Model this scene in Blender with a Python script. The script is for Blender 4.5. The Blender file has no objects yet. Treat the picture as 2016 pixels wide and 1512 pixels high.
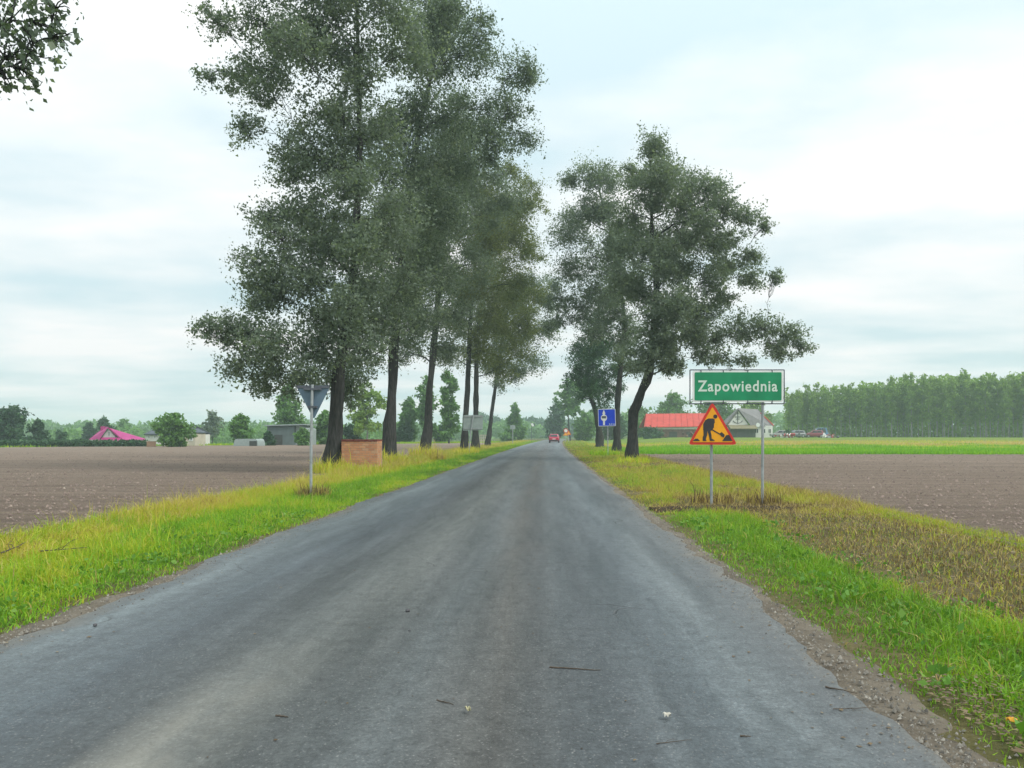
import bpy, math, random
import numpy as np
from mathutils import Vector, Matrix

# ------------------------------------------------------------------ camera, sky, sun, exposure
F, CX, CY, H = 1552.0, 1068.0, 857.0, 1.30      # focal length in photo pixels, horizon/vanishing point, eye height
SC = bpy.context.scene
COL = SC.collection
cam_d = bpy.data.cameras.new('camera')
cam_d.sensor_fit = 'HORIZONTAL'; cam_d.sensor_width = 36.0
cam_d.lens = 36.0 * F / 2016.0
cam_d.shift_x = -(CX - 1008.0) / 2016.0
cam_d.shift_y = (CY - 756.0) / 2016.0
cam_d.clip_start = 0.05; cam_d.clip_end = 6000
cam = bpy.data.objects.new('camera', cam_d); COL.objects.link(cam)
cam.location = (0, 0, H); cam.rotation_euler = (math.radians(90), 0, 0)
SC.camera = cam

SUN_EL, SUN_AZ = math.radians(50), math.radians(118)      # azimuth from +Y towards +X
world = bpy.data.worlds.new('World'); SC.world = world; world.use_nodes = True
wn, wl = world.node_tree.nodes, world.node_tree.links
wn.clear()
def W(t, **k):
    n = wn.new(t)
    for a, b in k.items(): setattr(n, a, b)
    return n
out = W('ShaderNodeOutputWorld'); bg = W('ShaderNodeBackground'); bg.inputs['Strength'].default_value = 0.10
sky = W('ShaderNodeTexSky', sky_type='NISHITA', sun_disc=False)
sky.sun_elevation = SUN_EL; sky.sun_rotation = SUN_AZ; sky.air_density = 1.3; sky.dust_density = 2.5
tc = W('ShaderNodeTexCoord'); sep = W('ShaderNodeSeparateXYZ'); wl.new(tc.outputs['Generated'], sep.inputs[0])
def wmath(op, a, b=None):
    n = W('ShaderNodeMath', operation=op)
    for i, v in enumerate((a, b)):
        if v is None: continue
        if isinstance(v, (int, float)): n.inputs[i].default_value = v
        else: wl.new(v, n.inputs[i])
    return n.outputs[0]
den = wmath('ADD', wmath('MAXIMUM', sep.outputs['Z'], 0.0), 0.10)
comb = W('ShaderNodeCombineXYZ')
wl.new(wmath('DIVIDE', sep.outputs['X'], den), comb.inputs[0]); wl.new(wmath('DIVIDE', sep.outputs['Y'], den), comb.inputs[1])
nz = W('ShaderNodeTexNoise'); nz.inputs['Scale'].default_value = 1.0; nz.inputs['Detail'].default_value = 7; nz.inputs['Roughness'].default_value = 0.52
mp = W('ShaderNodeMapping'); mp.inputs['Scale'].default_value = (0.75, 1.0, 1.0); mp.inputs['Location'].default_value = (8.4, 5.2, 0)
wl.new(comb.outputs[0], mp.inputs[0]); wl.new(mp.outputs[0], nz.inputs['Vector'])
cov = W('ShaderNodeMapRange'); cov.inputs['From Min'].default_value = 0.36; cov.inputs['From Max'].default_value = 0.62
cov.inputs['To Min'].default_value = 0.90; cov.inputs['To Max'].default_value = 1.0; cov.interpolation_type = 'SMOOTHSTEP'
wl.new(nz.outputs['Fac'], cov.inputs['Value'])
crp = W('ShaderNodeValToRGB')
crp.color_ramp.elements[0].position = 0.36; crp.color_ramp.elements[0].color = (0.66, 0.815, 0.865, 1)
crp.color_ramp.elements[1].position = 0.62; crp.color_ramp.elements[1].color = (0.98, 0.98, 0.98, 1)
e = crp.color_ramp.elements.new(0.5); e.color = (0.84, 0.915, 0.935, 1)
wl.new(nz.outputs['Fac'], crp.inputs[0])
# overcast sky: the cloud sheet brightens smoothly from horizon to zenith
zz_ = wmath('MAXIMUM', sep.outputs['Z'], 0.0)
grad = wmath('ADD', 6.0, wmath('MULTIPLY', wmath('MULTIPLY', zz_, zz_), 5.8))
vm = W('ShaderNodeVectorMath', operation='SCALE'); wl.new(crp.outputs[0], vm.inputs[0]); wl.new(grad, vm.inputs['Scale'])
mx = W('ShaderNodeMix', data_type='RGBA'); wl.new(cov.outputs[0], mx.inputs['Factor'])
wl.new(sky.outputs[0], mx.inputs['A']); wl.new(vm.outputs[0], mx.inputs['B'])
wl.new(mx.outputs['Result'], bg.inputs['Color']); wl.new(bg.outputs[0], out.inputs['Surface'])

sun_d = bpy.data.lights.new('sun', 'SUN'); sun_d.energy = 1.5; sun_d.angle = math.radians(18); sun_d.color = (1.0, 0.95, 0.88)
sun = bpy.data.objects.new('sun', sun_d); COL.objects.link(sun)
sdir = Vector((math.sin(SUN_AZ) * math.cos(SUN_EL), math.cos(SUN_AZ) * math.cos(SUN_EL), math.sin(SUN_EL)))
sun.rotation_euler = sdir.to_track_quat('Z', 'Y').to_euler()
vs = SC.view_settings
SC.display_settings.display_device = 'sRGB'
vs.view_transform = 'Standard'; vs.look = 'None'; vs.gamma = 1.0; vs.use_curve_mapping = False; vs.exposure = 0.80
SC.render.engine = 'CYCLES'
SC.cycles.use_denoising = True
SC.cycles.max_bounces = 6; SC.cycles.diffuse_bounces = 3; SC.cycles.glossy_bounces = 2; SC.cycles.transmission_bounces = 3
SC.cycles.volume_bounces = 1; SC.cycles.transparent_max_bounces = 6
SC.cycles.use_adaptive_sampling = True; SC.cycles.adaptive_threshold = 0.01

# ------------------------------------------------------------------ small helpers
RNG = np.random.default_rng(7)
random.seed(11)
def P(px, py, d):  return Vector(((px - CX) * d / F, d, H + (CY - py) * d / F))
def X(px, d):      return (px - CX) * d / F
def Z(py, d):      return H + (CY - py) * d / F
def smooth(a, b, v):
    t = np.clip((np.asarray(v, float) - a) / (b - a), 0, 1); return t * t * (3 - 2 * t)
_lat = RNG.random((256, 256))
def vnoise(x, y):
    x = np.asarray(x, float); y = np.asarray(y, float)
    xi = np.floor(x).astype(int); yi = np.floor(y).astype(int); fx = x - xi; fy = y - yi
    fx = fx * fx * (3 - 2 * fx); fy = fy * fy * (3 - 2 * fy)
    g = lambda a, b: _lat[a & 255, b & 255]
    return (g(xi, yi) * (1 - fx) + g(xi + 1, yi) * fx) * (1 - fy) + (g(xi, yi + 1) * (1 - fx) + g(xi + 1, yi + 1) * fx) * fy
def fbm(x, y, o=4):
    s = 0; a = 0.5; t = 0
    for i in range(o):
        s = s + a * vnoise(np.asarray(x) * 2 ** i + 17 * i, np.asarray(y) * 2 ** i + 31 * i); t += a; a *= .5
    return s / t
ROAD_L, ROAD_R = -3.40, 1.70
def road_off(y):   # the road drifts gently to one side with distance
    y = np.asarray(y, float); return 3.1 * (np.clip(y, 0, None) / 183.0) ** 2
def gz(x, y):      # height of the land
    x = np.asarray(x, float); y = np.asarray(y, float)
    u = x - road_off(y)
    r = 0.85 * smooth(58, 165, y) * smooth(8, 26, u)
    t = y - (81 + (x + 56) * 1.3)
    l = -2.0 * smooth(14, 36, t) * smooth(-20, -32, x) * (1 - 0.7 * smooth(190, 380, y))
    # shallow fall from the verges to the fields
    v = -0.10 * smooth(-6.2, -8.0, u) * (1 - smooth(28, 40, y)) - 0.06 * smooth(4.8, 6.4, u) * (1 - smooth(30, 50, y))
    return r + l + v
def GZ(x, y): return float(gz(x, y))

def tag(o, label=None, cat=None, group=None, kind=None):
    if label: o['label'] = label
    if cat: o['category'] = cat
    if group: o['group'] = group
    if kind: o['kind'] = kind
    return o
def link(name, me, parent=None, loc=None):
    o = bpy.data.objects.new(name, me); COL.objects.link(o)
    if parent is not None: o.parent = parent
    if loc is not None: o.location = loc
    return o
def empty(name, loc=(0, 0, 0), rz=0.0):
    o = bpy.data.objects.new(name, None); COL.objects.link(o); o.location = loc; o.rotation_euler = (0, 0, rz); return o
def mk(name, V, faces, mats, mi=None, tint=None, sm=False):
    """mesh from arrays; faces: list of int arrays (n,3) / (n,4)"""
    me = bpy.data.meshes.new(name)
    V = np.asarray(V, np.float32).reshape(-1, 3)
    faces = [np.asarray(f, np.int32) for f in faces if len(f)]
    loops = np.concatenate([f.ravel() for f in faces]); tot = np.concatenate([np.full(len(f), f.shape[1], np.int32) for f in faces])
    st = np.concatenate([[0], np.cumsum(tot)[:-1]]).astype(np.int32)
    me.vertices.add(len(V)); me.vertices.foreach_set('co', V.ravel())
    me.loops.add(len(loops)); me.loops.foreach_set('vertex_index', loops)
    me.polygons.add(len(tot)); me.polygons.foreach_set('loop_start', st)
    try: me.polygons.foreach_set('loop_total', tot)
    except Exception: pass
    for m in (mats if isinstance(mats, (list, tuple)) else [mats]): me.materials.append(m)
    if mi is not None: me.polygons.foreach_set('material_index', np.asarray(mi, np.int32))
    if sm: me.polygons.foreach_set('use_smooth', np.ones(len(tot), bool))
    if tint is not None:
        a = me.attributes.new('tint', 'FLOAT', 'FACE'); a.data.foreach_set('value', np.asarray(tint, np.float32))
    me.update(calc_edges=True); me.validate()
    return me

class MB:
    """collects simple solids into one mesh"""
    def __init__(s): s.v = []; s.f = []; s.m = []
    def add(s, vs_, fs, m=0):
        b = len(s.v); s.v += [tuple(v) for v in vs_]; s.f += [tuple(b + i for i in f) for f in fs]; s.m += [m] * len(fs)
    def box(s, x0, x1, y0, y1, z0, z1, m=0):
        s.add([(x0, y0, z0), (x1, y0, z0), (x1, y1, z0), (x0, y1, z0), (x0, y0, z1), (x1, y0, z1), (x1, y1, z1), (x0, y1, z1)],
              [(0, 3, 2, 1), (4, 5, 6, 7), (0, 1, 5, 4), (1, 2, 6, 5), (2, 3, 7, 6), (3, 0, 4, 7)], m)
    def prism(s, poly, y0, y1, m=0):       # polygon in the x-z plane, extruded along y
        n = len(poly)
        s.add([(x, y0, z) for x, z in poly] + [(x, y1, z) for x, z in poly],
              [tuple(range(n)), tuple(range(2 * n - 1, n - 1, -1))] + [(i, n + i, n + (i + 1) % n, (i + 1) % n) for i in range(n)], m)
    def prism_x(s, poly, x0, x1, m=0):     # polygon in the y-z plane, extruded along x
        n = len(poly)
        s.add([(x0, y, z) for y, z in poly] + [(x1, y, z) for y, z in poly],
              [tuple(range(n)), tuple(range(2 * n - 1, n - 1, -1))] + [(i, n + i, n + (i + 1) % n, (i + 1) % n) for i in range(n)], m)
    def tube(s, pts, rad, n=8, m=0, cap=True):
        V, Q = tube_arrays(pts, rad, n)
        b = len(s.v); s.v += [tuple(v) for v in V]; s.f += [tuple(b + i for i in q) for q in Q]; s.m += [m] * len(Q)
        if cap:
            L = len(V); s.f += [tuple(b + i for i in range(n - 1, -1, -1)), tuple(b + L - n + i for i in range(n))]; s.m += [m, m]
    def build(s, name, mats, parent=None, loc=None, bevel=0, sm=False):
        me = bpy.data.meshes.new(name); me.from_pydata(s.v, [], s.f)
        for mm in (mats if isinstance(mats, (list, tuple)) else [mats]): me.materials.append(mm)
        me.polygons.foreach_set('material_index', s.m)
        import bmesh
        bm = bmesh.new(); bm.from_mesh(me); bmesh.ops.recalc_face_normals(bm, faces=bm.faces)
        if bevel: bmesh.ops.bevel(bm, geom=[e for e in bm.edges if e.is_manifold and e.calc_face_angle(0) > .5], offset=bevel, segments=2, affect='EDGES', profile=.6)
        bm.to_mesh(me); bm.free()
        if sm: me.polygons.foreach_set('use_smooth', [True] * len(me.polygons))
        return link(name, me, parent, loc)

def tube_arrays(pts, rad, n=8):
    pts = np.asarray([tuple(p) for p in pts], float); k = len(pts)
    rad = np.full(k, rad, float) if np.isscalar(rad) else np.asarray(rad, float)
    d = np.gradient(pts, axis=0); d /= np.linalg.norm(d, axis=1)[:, None] + 1e-9
    ref = np.array([0, 0, 1.0]) if abs(d[:, 2]).mean() < .8 else np.array([1.0, 0, 0])
    a = np.cross(d, ref); a /= np.linalg.norm(a, axis=1)[:, None] + 1e-9
    b = np.cross(d, a)
    th = np.arange(n) * 2 * math.pi / n
    V = pts[:, None] + rad[:, None, None] * (np.cos(th)[None, :, None] * a[:, None] + np.sin(th)[None, :, None] * b[:, None])
    i = np.arange(k - 1)[:, None] * n; j = np.arange(n)[None]; j2 = (j + 1) % n
    Q = np.stack([i + j, i + j2, i + n + j2, i + n + j], -1).reshape(-1, 4)
    return V.reshape(-1, 3), Q
def bez(p, n):
    """smooth curve through the points p"""
    p = np.asarray([tuple(q) for q in p], float)
    if len(p) == 2: t = np.linspace(0, 1, n)[:, None]; return p[0] * (1 - t) + p[1] * t
    q = np.vstack([2 * p[0] - p[1], p, 2 * p[-1] - p[-2]]); o = []
    ts = np.linspace(0, len(p) - 1 - 1e-6, n)
    for t in ts:
        i = int(t); u = t - i; a, b, c, d = q[i:i + 4]
        o.append(.5 * (2 * b + (c - a) * u + (2 * a - 5 * b + 4 * c - d) * u * u + (3 * b - a - 3 * c + d) * u ** 3))
    return np.array(o)

# ------------------------------------------------------------------ materials
class M:
    def __init__(s, name):
        s.mat = bpy.data.materials.new(name); s.mat.use_nodes = True
        s.n = s.mat.node_tree.nodes; s.l = s.mat.node_tree.links
        s.b = s.n['Principled BSDF']; s.o = s.n['Material Output']
    def node(s, t, **k):
        n = s.n.new(t)
        for a, v in k.items(): setattr(n, a, v)
        return n
    def put(s, sock, v):
        if hasattr(v, 'is_output') or isinstance(v, bpy.types.NodeSocket): s.l.new(v, sock)
        elif isinstance(v, (tuple, list)) and len(v) == 3 and sock.type == 'RGBA': sock.default_value = (*v, 1)
        else: sock.default_value = v
    def coord(s, kind='Object', scale=(1, 1, 1)):
        t = s.node('ShaderNodeTexCoord'); m = s.node('ShaderNodeMapping'); m.inputs['Scale'].default_value = scale
        s.l.new(t.outputs[kind], m.inputs[0]); return m.outputs[0]
    def uv(s, scale=(1, 1, 1)):
        t = s.node('ShaderNodeUVMap'); m = s.node('ShaderNodeMapping'); m.inputs['Scale'].default_value = scale
        s.l.new(t.outputs[0], m.inputs[0]); return m.outputs[0]
    def noise(s, vec, scale=1, detail=5, rough=.55, dist=0):
        n = s.node('ShaderNodeTexNoise'); s.l.new(vec, n.inputs['Vector'])
        n.inputs['Scale'].default_value = scale; n.inputs['Detail'].default_value = detail; n.inputs['Roughness'].default_value = rough; n.inputs['Distortion'].default_value = dist
        return n.outputs['Fac']
    def ramp(s, fac, stops):
        r = s.node('ShaderNodeValToRGB'); s.l.new(fac, r.inputs[0]); el = r.color_ramp.elements
        while len(el) < len(stops): el.new(.5)
        for e_, (p, c) in zip(el, stops):
            e_.position = p; e_.color = (*c, 1) if isinstance(c, tuple) else (c, c, c, 1)
        return r.outputs[0]
    def mix(s, fac, a, b, mode='MIX'):
        m = s.node('ShaderNodeMix', data_type='RGBA', blend_type=mode)
        s.put(m.inputs['Factor'], fac); s.put(m.inputs['A'], a); s.put(m.inputs['B'], b); return m.outputs['Result']
    def math(s, op, a, b=0):
        m = s.node('ShaderNodeMath', operation=op); s.put(m.inputs[0], a); s.put(m.inputs[1], b); return m.outputs[0]
    def rng(s, v, a, b, c=0, d=1):
        m = s.node('ShaderNodeMapRange'); s.put(m.inputs[0], v)
        for i, q in enumerate((a, b, c, d)): m.inputs[1 + i].default_value = q
        return m.outputs[0]
    def attr(s, name):
        a = s.node('ShaderNodeAttribute', attribute_name=name); return a
    def bump(s, h, strength=.4, dist=.02):
        b = s.node('ShaderNodeBump'); b.inputs['Strength'].default_value = strength; b.inputs['Distance'].default_value = dist
        s.l.new(h, b.inputs['Height']); s.l.new(b.outputs[0], s.b.inputs['Normal'])
    def set(s, color=None, rough=None, spec=None, metal=None):
        if color is not None: s.put(s.b.inputs['Base Color'], color)
        if rough is not None: s.put(s.b.inputs['Roughness'], rough)
        if spec is not None: s.put(s.b.inputs['Specular IOR Level'], spec)
        if metal is not None: s.put(s.b.inputs['Metallic'], metal)
        return s
def plain(name, col, rough=.6, var=.15, scale=6, spec=.4, metal=0, bump=0):
    m = M(name); v = m.noise(m.coord(), scale, 6)
    lo = tuple(c * (1 - var) for c in col); hi = tuple(min(1, c * (1 + var)) for c in col)
    m.set(m.ramp(v, [(.3, lo), (.7, hi)]), rough, spec, metal)
    if bump: m.bump(v, bump, .01)
    return m.mat
def leaf_mat(name, stops, trans=.35, rough=.55, tfac=1.3):
    m = M(name); a = m.attr('tint')
    oi = m.node('ShaderNodeObjectInfo')
    c = m.ramp(a.outputs['Fac'], stops)
    c2 = m.mix(m.rng(oi.outputs['Random'], 0, 1, 0, .35), c, (stops[-1][1][0] * .8, stops[-1][1][1] * .85, stops[-1][1][2]), 'MIX')
    m.set(c2, rough, .3)
    t = m.node('ShaderNodeBsdfTranslucent'); m.l.new(m.mix(1.0, c2, (tfac, tfac * 1.05, .7), 'MULTIPLY'), t.inputs['Color'])
    x = m.node('ShaderNodeMixShader'); x.inputs[0].default_value = trans
    m.l.new(m.b.outputs[0], x.inputs[1]); m.l.new(t.outputs[0], x.inputs[2]); m.l.new(x.outputs[0], m.o.inputs['Surface'])
    return m.mat
MAT = {}
MAT['leaf_dark'] = leaf_mat('leaf_dark', [(0, (.062, .090, .070)), (.6, (.145, .198, .146)), (1, (.27, .32, .215))], .45)
MAT['leaf_olive'] = leaf_mat('leaf_olive', [(0, (.066, .088, .034)), (.6, (.140, .175, .060)), (1, (.23, .255, .085))], .42)
MAT['leaf_green'] = leaf_mat('leaf_green', [(0, (.058, .130, .030)), (.6, (.120, .260, .060)), (1, (.20, .35, .09))], .3)
MAT['leaf_deep'] = leaf_mat('leaf_deep', [(0, (.022, .060, .028)), (.6, (.045, .115, .050)), (1, (.085, .17, .06))], .2)
MAT['leaf_birch'] = leaf_mat('leaf_birch', [(0, (.10, .19, .028)), (.6, (.20, .33, .052)), (1, (.30, .42, .08))], .3)
MAT['grass'] = leaf_mat('grass', [(0, (.08, .25, .010)), (.28, (.22, .50, .012)), (.5, (.46, .56, .020)), (.72, (.60, .52, .07)), (.9, (.58, .45, .19)), (1, (.13, .085, .045))], .3, .6, 1.4)
def bark(name, lo, hi):
    m = M(name); v = m.noise(m.coord('Object', (9, 9, 1.6)), 1.6, 7, .6)
    m.set(m.ramp(v, [(.3, lo), (.7, hi)]), .9, .2); m.bump(v, .9, .05); return m.mat
MAT['bark'] = bark('bark', (.016, .017, .017), (.070, .070, .066))
MAT['birch_bark'] = bark('birch_bark', (.09, .09, .08), (.40, .40, .37))
MAT['galv'] = plain('galvanised_steel', (.34, .37, .38), .5, .22, 9, .5, .35)
MAT['sign_back'] = plain('sign_back_grey', (.12, .18, .24), .55, .15, 5, .4, .25)
MAT['sign_back_light'] = plain('sign_back_light', (.30, .36, .35), .6, .12, 4, .4, .1)
MAT['dark_metal'] = plain('dark_metal', (.09, .10, .12), .5, .2, 8)
MAT['white_sheet'] = plain('white_sheet', (.70, .72, .70), .45, .08, 5)
MAT['sign_green'] = plain('sign_green', (.008, .24, .105), .4, .22, 2.2)
MAT['sign_letter'] = plain('sign_letter', (.58, .68, .60), .5, .08, 8)
MAT['sign_red'] = plain('sign_red', (.56, .03, .02), .4, .1, 6)
MAT['sign_orange'] = plain('sign_orange', (.83, .36, .008), .4, .14, 2.5)
MAT['sign_black'] = plain('sign_black', (.035, .033, .035), .5, .2, 8)
MAT['sign_blue'] = plain('sign_blue', (.003, .05, .58), .4, .12, 3)
MAT['rubber'] = plain('rubber', (.02, .02, .02), .85, .2, 20)
MAT['glass_dark'] = plain('glass_dark', (.02, .026, .03), .08, .1, 2, .6)
MAT['rim'] = plain('rim', (.35, .35, .36), .35, .1, 10, .5, .6)
MAT['lamp_red'] = plain('lamp_red', (.35, .012, .015), .2, .1, 10, .6)
MAT['plate'] = plain('plate', (.75, .73, .65), .4, .05, 10)
MAT['plastic_black'] = plain('plastic_black', (.025, .025, .028), .6, .2, 10)
def paint(name, c): return plain(name, c, .25, .05, 2, .6)
MAT['twig'] = plain('twig', (.075, .058, .043), .9, .3, 30)
MAT['paper'] = plain('paper', (.48, .46, .40), .7, .1, 30)
MAT['stone'] = plain('stone', (.07, .07, .075), .85, .3, 40)

# road
m = M('asphalt'); uv = m.uv(); 
sepn = m.node('ShaderNodeSeparateXYZ'); m.l.new(uv, sepn.inputs[0]); u, v = sepn.outputs[0], sepn.outputs[1]
streak = m.noise(m.uv((1.5, .035, 1)), 1.0, 5, .55, .15)
streak2 = m.noise(m.uv((4.5, .06, 1)), 1.0, 4, .5)
patch = m.noise(m.uv((.5, .12, 1)), 1.0, 5, .6)
fine = m.noise(uv, 42, 5, .85)
agg = m.node('ShaderNodeTexVoronoi'); m.l.new(uv, agg.inputs['Vector']); agg.inputs['Scale'].default_value = 42
band = m.math('ADD', u, m.math('MULTIPLY', m.math('SUBTRACT', patch, .5), .9))      # worn lanes, slightly wandering
c = m.ramp(m.rng(band, -3.6, 1.9, 0, 1), [(0, (.078, .090, .094)), (.10, (.085, .102, .110)), (.22, (.060, .074, .084)), (.34, (.050, .056, .058)), (.44, (.074, .079, .076)), (.53, (.060, .067, .070)), (.60, (.064, .062, .058)), (.68, (.070, .079, .083)), (.80, (.080, .095, .104)), (.92, (.092, .102, .106)), (1, (.094, .098, .094))])
c = m.mix(m.rng(streak, .36, .66, 0, .6), m.mix(1.0, c, (.62, .62, .64), 'MULTIPLY'), m.mix(1.0, c, (1.45, 1.45, 1.42), 'MULTIPLY'))
mott = m.noise(m.uv((2.2, .22, 1)), 1.0, 8, .72)
c = m.mix(m.rng(mott, .3, .7, 0, 1), m.mix(1.0, c, (.70, .76, .78), 'MULTIPLY'), m.mix(1.0, c, (1.75, 1.76, 1.72), 'MULTIPLY'))
c = m.mix(m.rng(fine, .3, .75, 0, 1), m.mix(1.0, c, (.45, .45, .45), 'MULTIPLY'), m.mix(1.0, c, (1.6, 1.6, 1.6), 'MULTIPLY'))
c = m.mix(m.rng(agg.outputs['Distance'], .04, .26, .62, 0), c, m.mix(m.noise(uv, 30, 2), (.06, .064, .066), (.42, .42, .40)))
spk = m.noise(uv, 9, 6, .8)
c = m.mix(m.rng(spk, .36, .64, 0, 1), m.mix(1.0, c, (.72, .72, .72), 'MULTIPLY'), m.mix(1.0, c, (1.2, 1.2, 1.2), 'MULTIPLY'))
# wandering cracks
dn = m.node('ShaderNodeTexNoise'); m.l.new(uv, dn.inputs['Vector']); dn.inputs['Scale'].default_value = 1.6
vadd = m.node('ShaderNodeVectorMath', operation='MULTIPLY_ADD'); m.l.new(dn.outputs['Color'], vadd.inputs[0]); vadd.inputs[1].default_value = (.9, .9, 0); m.l.new(uv, vadd.inputs[2])
cr = m.node('ShaderNodeTexVoronoi', feature='DISTANCE_TO_EDGE'); m.l.new(vadd.outputs[0], cr.inputs['Vector']); cr.inputs['Scale'].default_value = .6
crack = m.math('MULTIPLY', m.rng(cr.outputs['Distance'], .0, .007, .8, 0), m.rng(m.noise(uv, .5, 3), .55, .64, 0, 1))
c = m.mix(crack, c, (.022, .022, .022))
# tan sand washed over both edges and a dusty strip
en = m.noise(m.uv((1, .5, 1)), 1.3, 6, .65)
edge = m.math('MAXIMUM', m.rng(u, ROAD_R - .75, ROAD_R + .05, 0, 1), m.rng(u, ROAD_L + .8, ROAD_L - .05, 0, 1))
sand = m.rng(m.math('ADD', m.math('MULTIPLY', edge, .80), en), 1.14, 1.42, 0, .7)
c = m.mix(sand, c, m.mix(fine, (.09, .08, .065), (.24, .215, .17)))
dust = m.math('MULTIPLY', m.rng(m.math('ABSOLUTE', m.math('ADD', u, 1.52)), .05, .34, 1, 0), m.math('MULTIPLY', m.rng(v, 3.4, 5.0, 1, 0), m.math('MULTIPLY', m.rng(en, .38, .62, .2, 1), m.rng(streak2, .3, .6, .35, 1))))
c = m.mix(m.math('MULTIPLY', dust, .8), c, m.mix(fine, (.16, .155, .13), (.34, .325, .27)))
m.set(c, m.rng(mott, .3, .7, .38, .66), .45)
m.bump(m.math('ADD', m.math('ADD', fine, spk), m.math('MULTIPLY', crack, -3)), .5, .012)
MAT['asphalt'] = m.mat
# ploughed soil
m = M('ploughed_soil'); co = m.coord()
fur = m.noise(m.coord('Object', (.03, 1.1, 1)), 1, 6, .65, .3)
big = m.noise(m.coord('Object', (.02, .06, 1)), 1, 4, .5)
fin = m.noise(co, 10, 8, .85)
wv = m.node('ShaderNodeTexWave', bands_direction='Y'); m.l.new(co, wv.inputs['Vector']); wv.inputs['Scale'].default_value = .32; wv.inputs['Distortion'].default_value = 2.2; wv.inputs['Detail'].default_value = 4; wv.inputs['Detail Scale'].default_value = .35
c = m.ramp(fur, [(.28, (.140, .110, .084)), (.5, (.220, .175, .137)), (.74, (.30, .243, .192))])
c = m.mix(m.rng(big, .35, .65, 0, .6), c, (.265, .21, .168))
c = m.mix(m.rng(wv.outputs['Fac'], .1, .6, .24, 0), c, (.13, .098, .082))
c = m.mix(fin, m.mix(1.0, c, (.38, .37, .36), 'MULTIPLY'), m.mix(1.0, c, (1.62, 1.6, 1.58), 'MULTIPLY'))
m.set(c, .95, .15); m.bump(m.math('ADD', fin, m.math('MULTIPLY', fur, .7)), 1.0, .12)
MAT['soil'] = m.mat
m = M('clod_soil'); oi = m.attr('tint'); m.set(m.ramp(oi.outputs['Fac'], [(0, (.11, .083, .070)), (.7, (.25, .195, .165)), (.94, (.29, .235, .195)), (1, (.33, .285, .235))]), .95, .15); MAT['clod'] = m.mat
# land under everything (grass / earth)
m = M('turf'); co = m.coord(); n1 = m.noise(co, .12, 6, .6); n2 = m.noise(co, 3.0, 6, .7)
c = m.ramp(n1, [(.3, (.050, .085, .020)), (.55, (.085, .125, .030)), (.75, (.14, .13, .05))])
c = m.mix(n2, m.mix(1.0, c, (.55, .55, .5), 'MULTIPLY'), m.mix(1.0, c, (1.4, 1.35, 1.3), 'MULTIPLY'))
m.set(c, .95, .1); m.bump(n2, .8, .05); MAT['turf'] = m.mat
# verge soil
m = M('verge_soil'); co = m.coord(); n1 = m.noise(co, 1.1, 6, .6); n2 = m.noise(co, 14, 6, .75)
c = m.ramp(n1, [(.3, (.060, .070, .022)), (.52, (.105, .095, .040)), (.75, (.17, .14, .08))])
c = m.mix(n2, m.mix(1.0, c, (.5, .5, .5), 'MULTIPLY'), m.mix(1.0, c, (1.5, 1.5, 1.5), 'MULTIPLY'))
m.set(c, .95, .1); m.bump(n2, 1.0, .03); MAT['verge_soil'] = m.mat
m = M('sandy_shoulder'); co = m.coord(); n2 = m.noise(co, 22, 6, .75); n1 = m.noise(co, 2, 5)
c = m.mix(n2, m.ramp(n1, [(.3, (.07, .06, .045)), (.7, (.13, .112, .085))]), m.ramp(n1, [(.3, (.13, .11, .085)), (.7, (.24, .21, .165))]))
m.set(c, .95, .15); m.bump(n2, 1.0, .02); MAT['shoulder'] = m.mat
# meadow bands follow how the field was mown: distance from the ploughed edge
m = M('meadow_turf'); co = m.coord(); sp = m.node('ShaderNodeSeparateXYZ'); m.l.new(co, sp.inputs[0])
nb = m.noise(m.coord('Object', (.03, .12, 1)), 1, 5, .6); n2 = m.noise(m.coord('Object', (1, .35, 1)), 1.4, 6, .7)
yy = m.math('ADD', sp.outputs[1], m.math('MULTIPLY', m.math('SUBTRACT', nb, .5), 60))
c = m.ramp(m.rng(yy, 50, 165, 0, 1), [(0, (.10, .19, .028)), (.25, (.13, .25, .026)), (.34, (.20, .20, .06)), (.5, (.26, .21, .10)), (.62, (.15, .19, .04)), (1, (.12, .20, .03))])
c = m.mix(n2, m.mix(1.0, c, (.55, .6, .5), 'MULTIPLY'), m.mix(1.0, c, (1.4, 1.35, 1.3), 'MULTIPLY'))
m.set(c, .95, .1); m.bump(n2, 1, .2); MAT['meadow'] = m.mat

# ------------------------------------------------------------------ land, road, fields
def sheet(name, xs, ys, mat, dz=0.0, hfun=None, warp=None, uvs=False, label=None):
    xs = np.asarray(xs, float); ys = np.asarray(ys, float)
    gx, gy = np.meshgrid(xs, ys); u0, v0 = gx.copy(), gy.copy()
    if warp: gx, gy = warp(gx, gy)
    z = gz(gx, gy) + dz
    if hfun is not None: z = z + hfun(gx, gy)
    V = np.stack([gx, gy, z], -1).reshape(-1, 3); nx, ny = len(xs), len(ys)
    i = np.arange(ny - 1)[:, None] * nx; j = np.arange(nx - 1)[None]
    Q = np.stack([i + j, i + j + 1, i + nx + j + 1, i + nx + j], -1).reshape(-1, 4)
    me = mk(name, V, [Q], mat, sm=True)
    if uvs:
        l = me.uv_layers.new(name='UVMap'); vi = np.empty(len(me.loops), np.int32); me.loops.foreach_get('vertex_index', vi)
        UV = np.stack([u0.ravel(), v0.ravel()], -1)[vi]; l.data.foreach_set('uv', UV.astype(np.float32).ravel())
    o = link(name, me); tag(o, label, kind='structure'); return o
xs = np.concatenate([np.linspace(-1500, -140, 18), np.linspace(-130, 130, 105), np.linspace(140, 1500, 18)])
ys = np.concatenate([np.linspace(-60, 0, 12), np.linspace(2.5, 260, 104), np.linspace(275, 700, 18), np.linspace(800, 3000, 10)])
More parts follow.
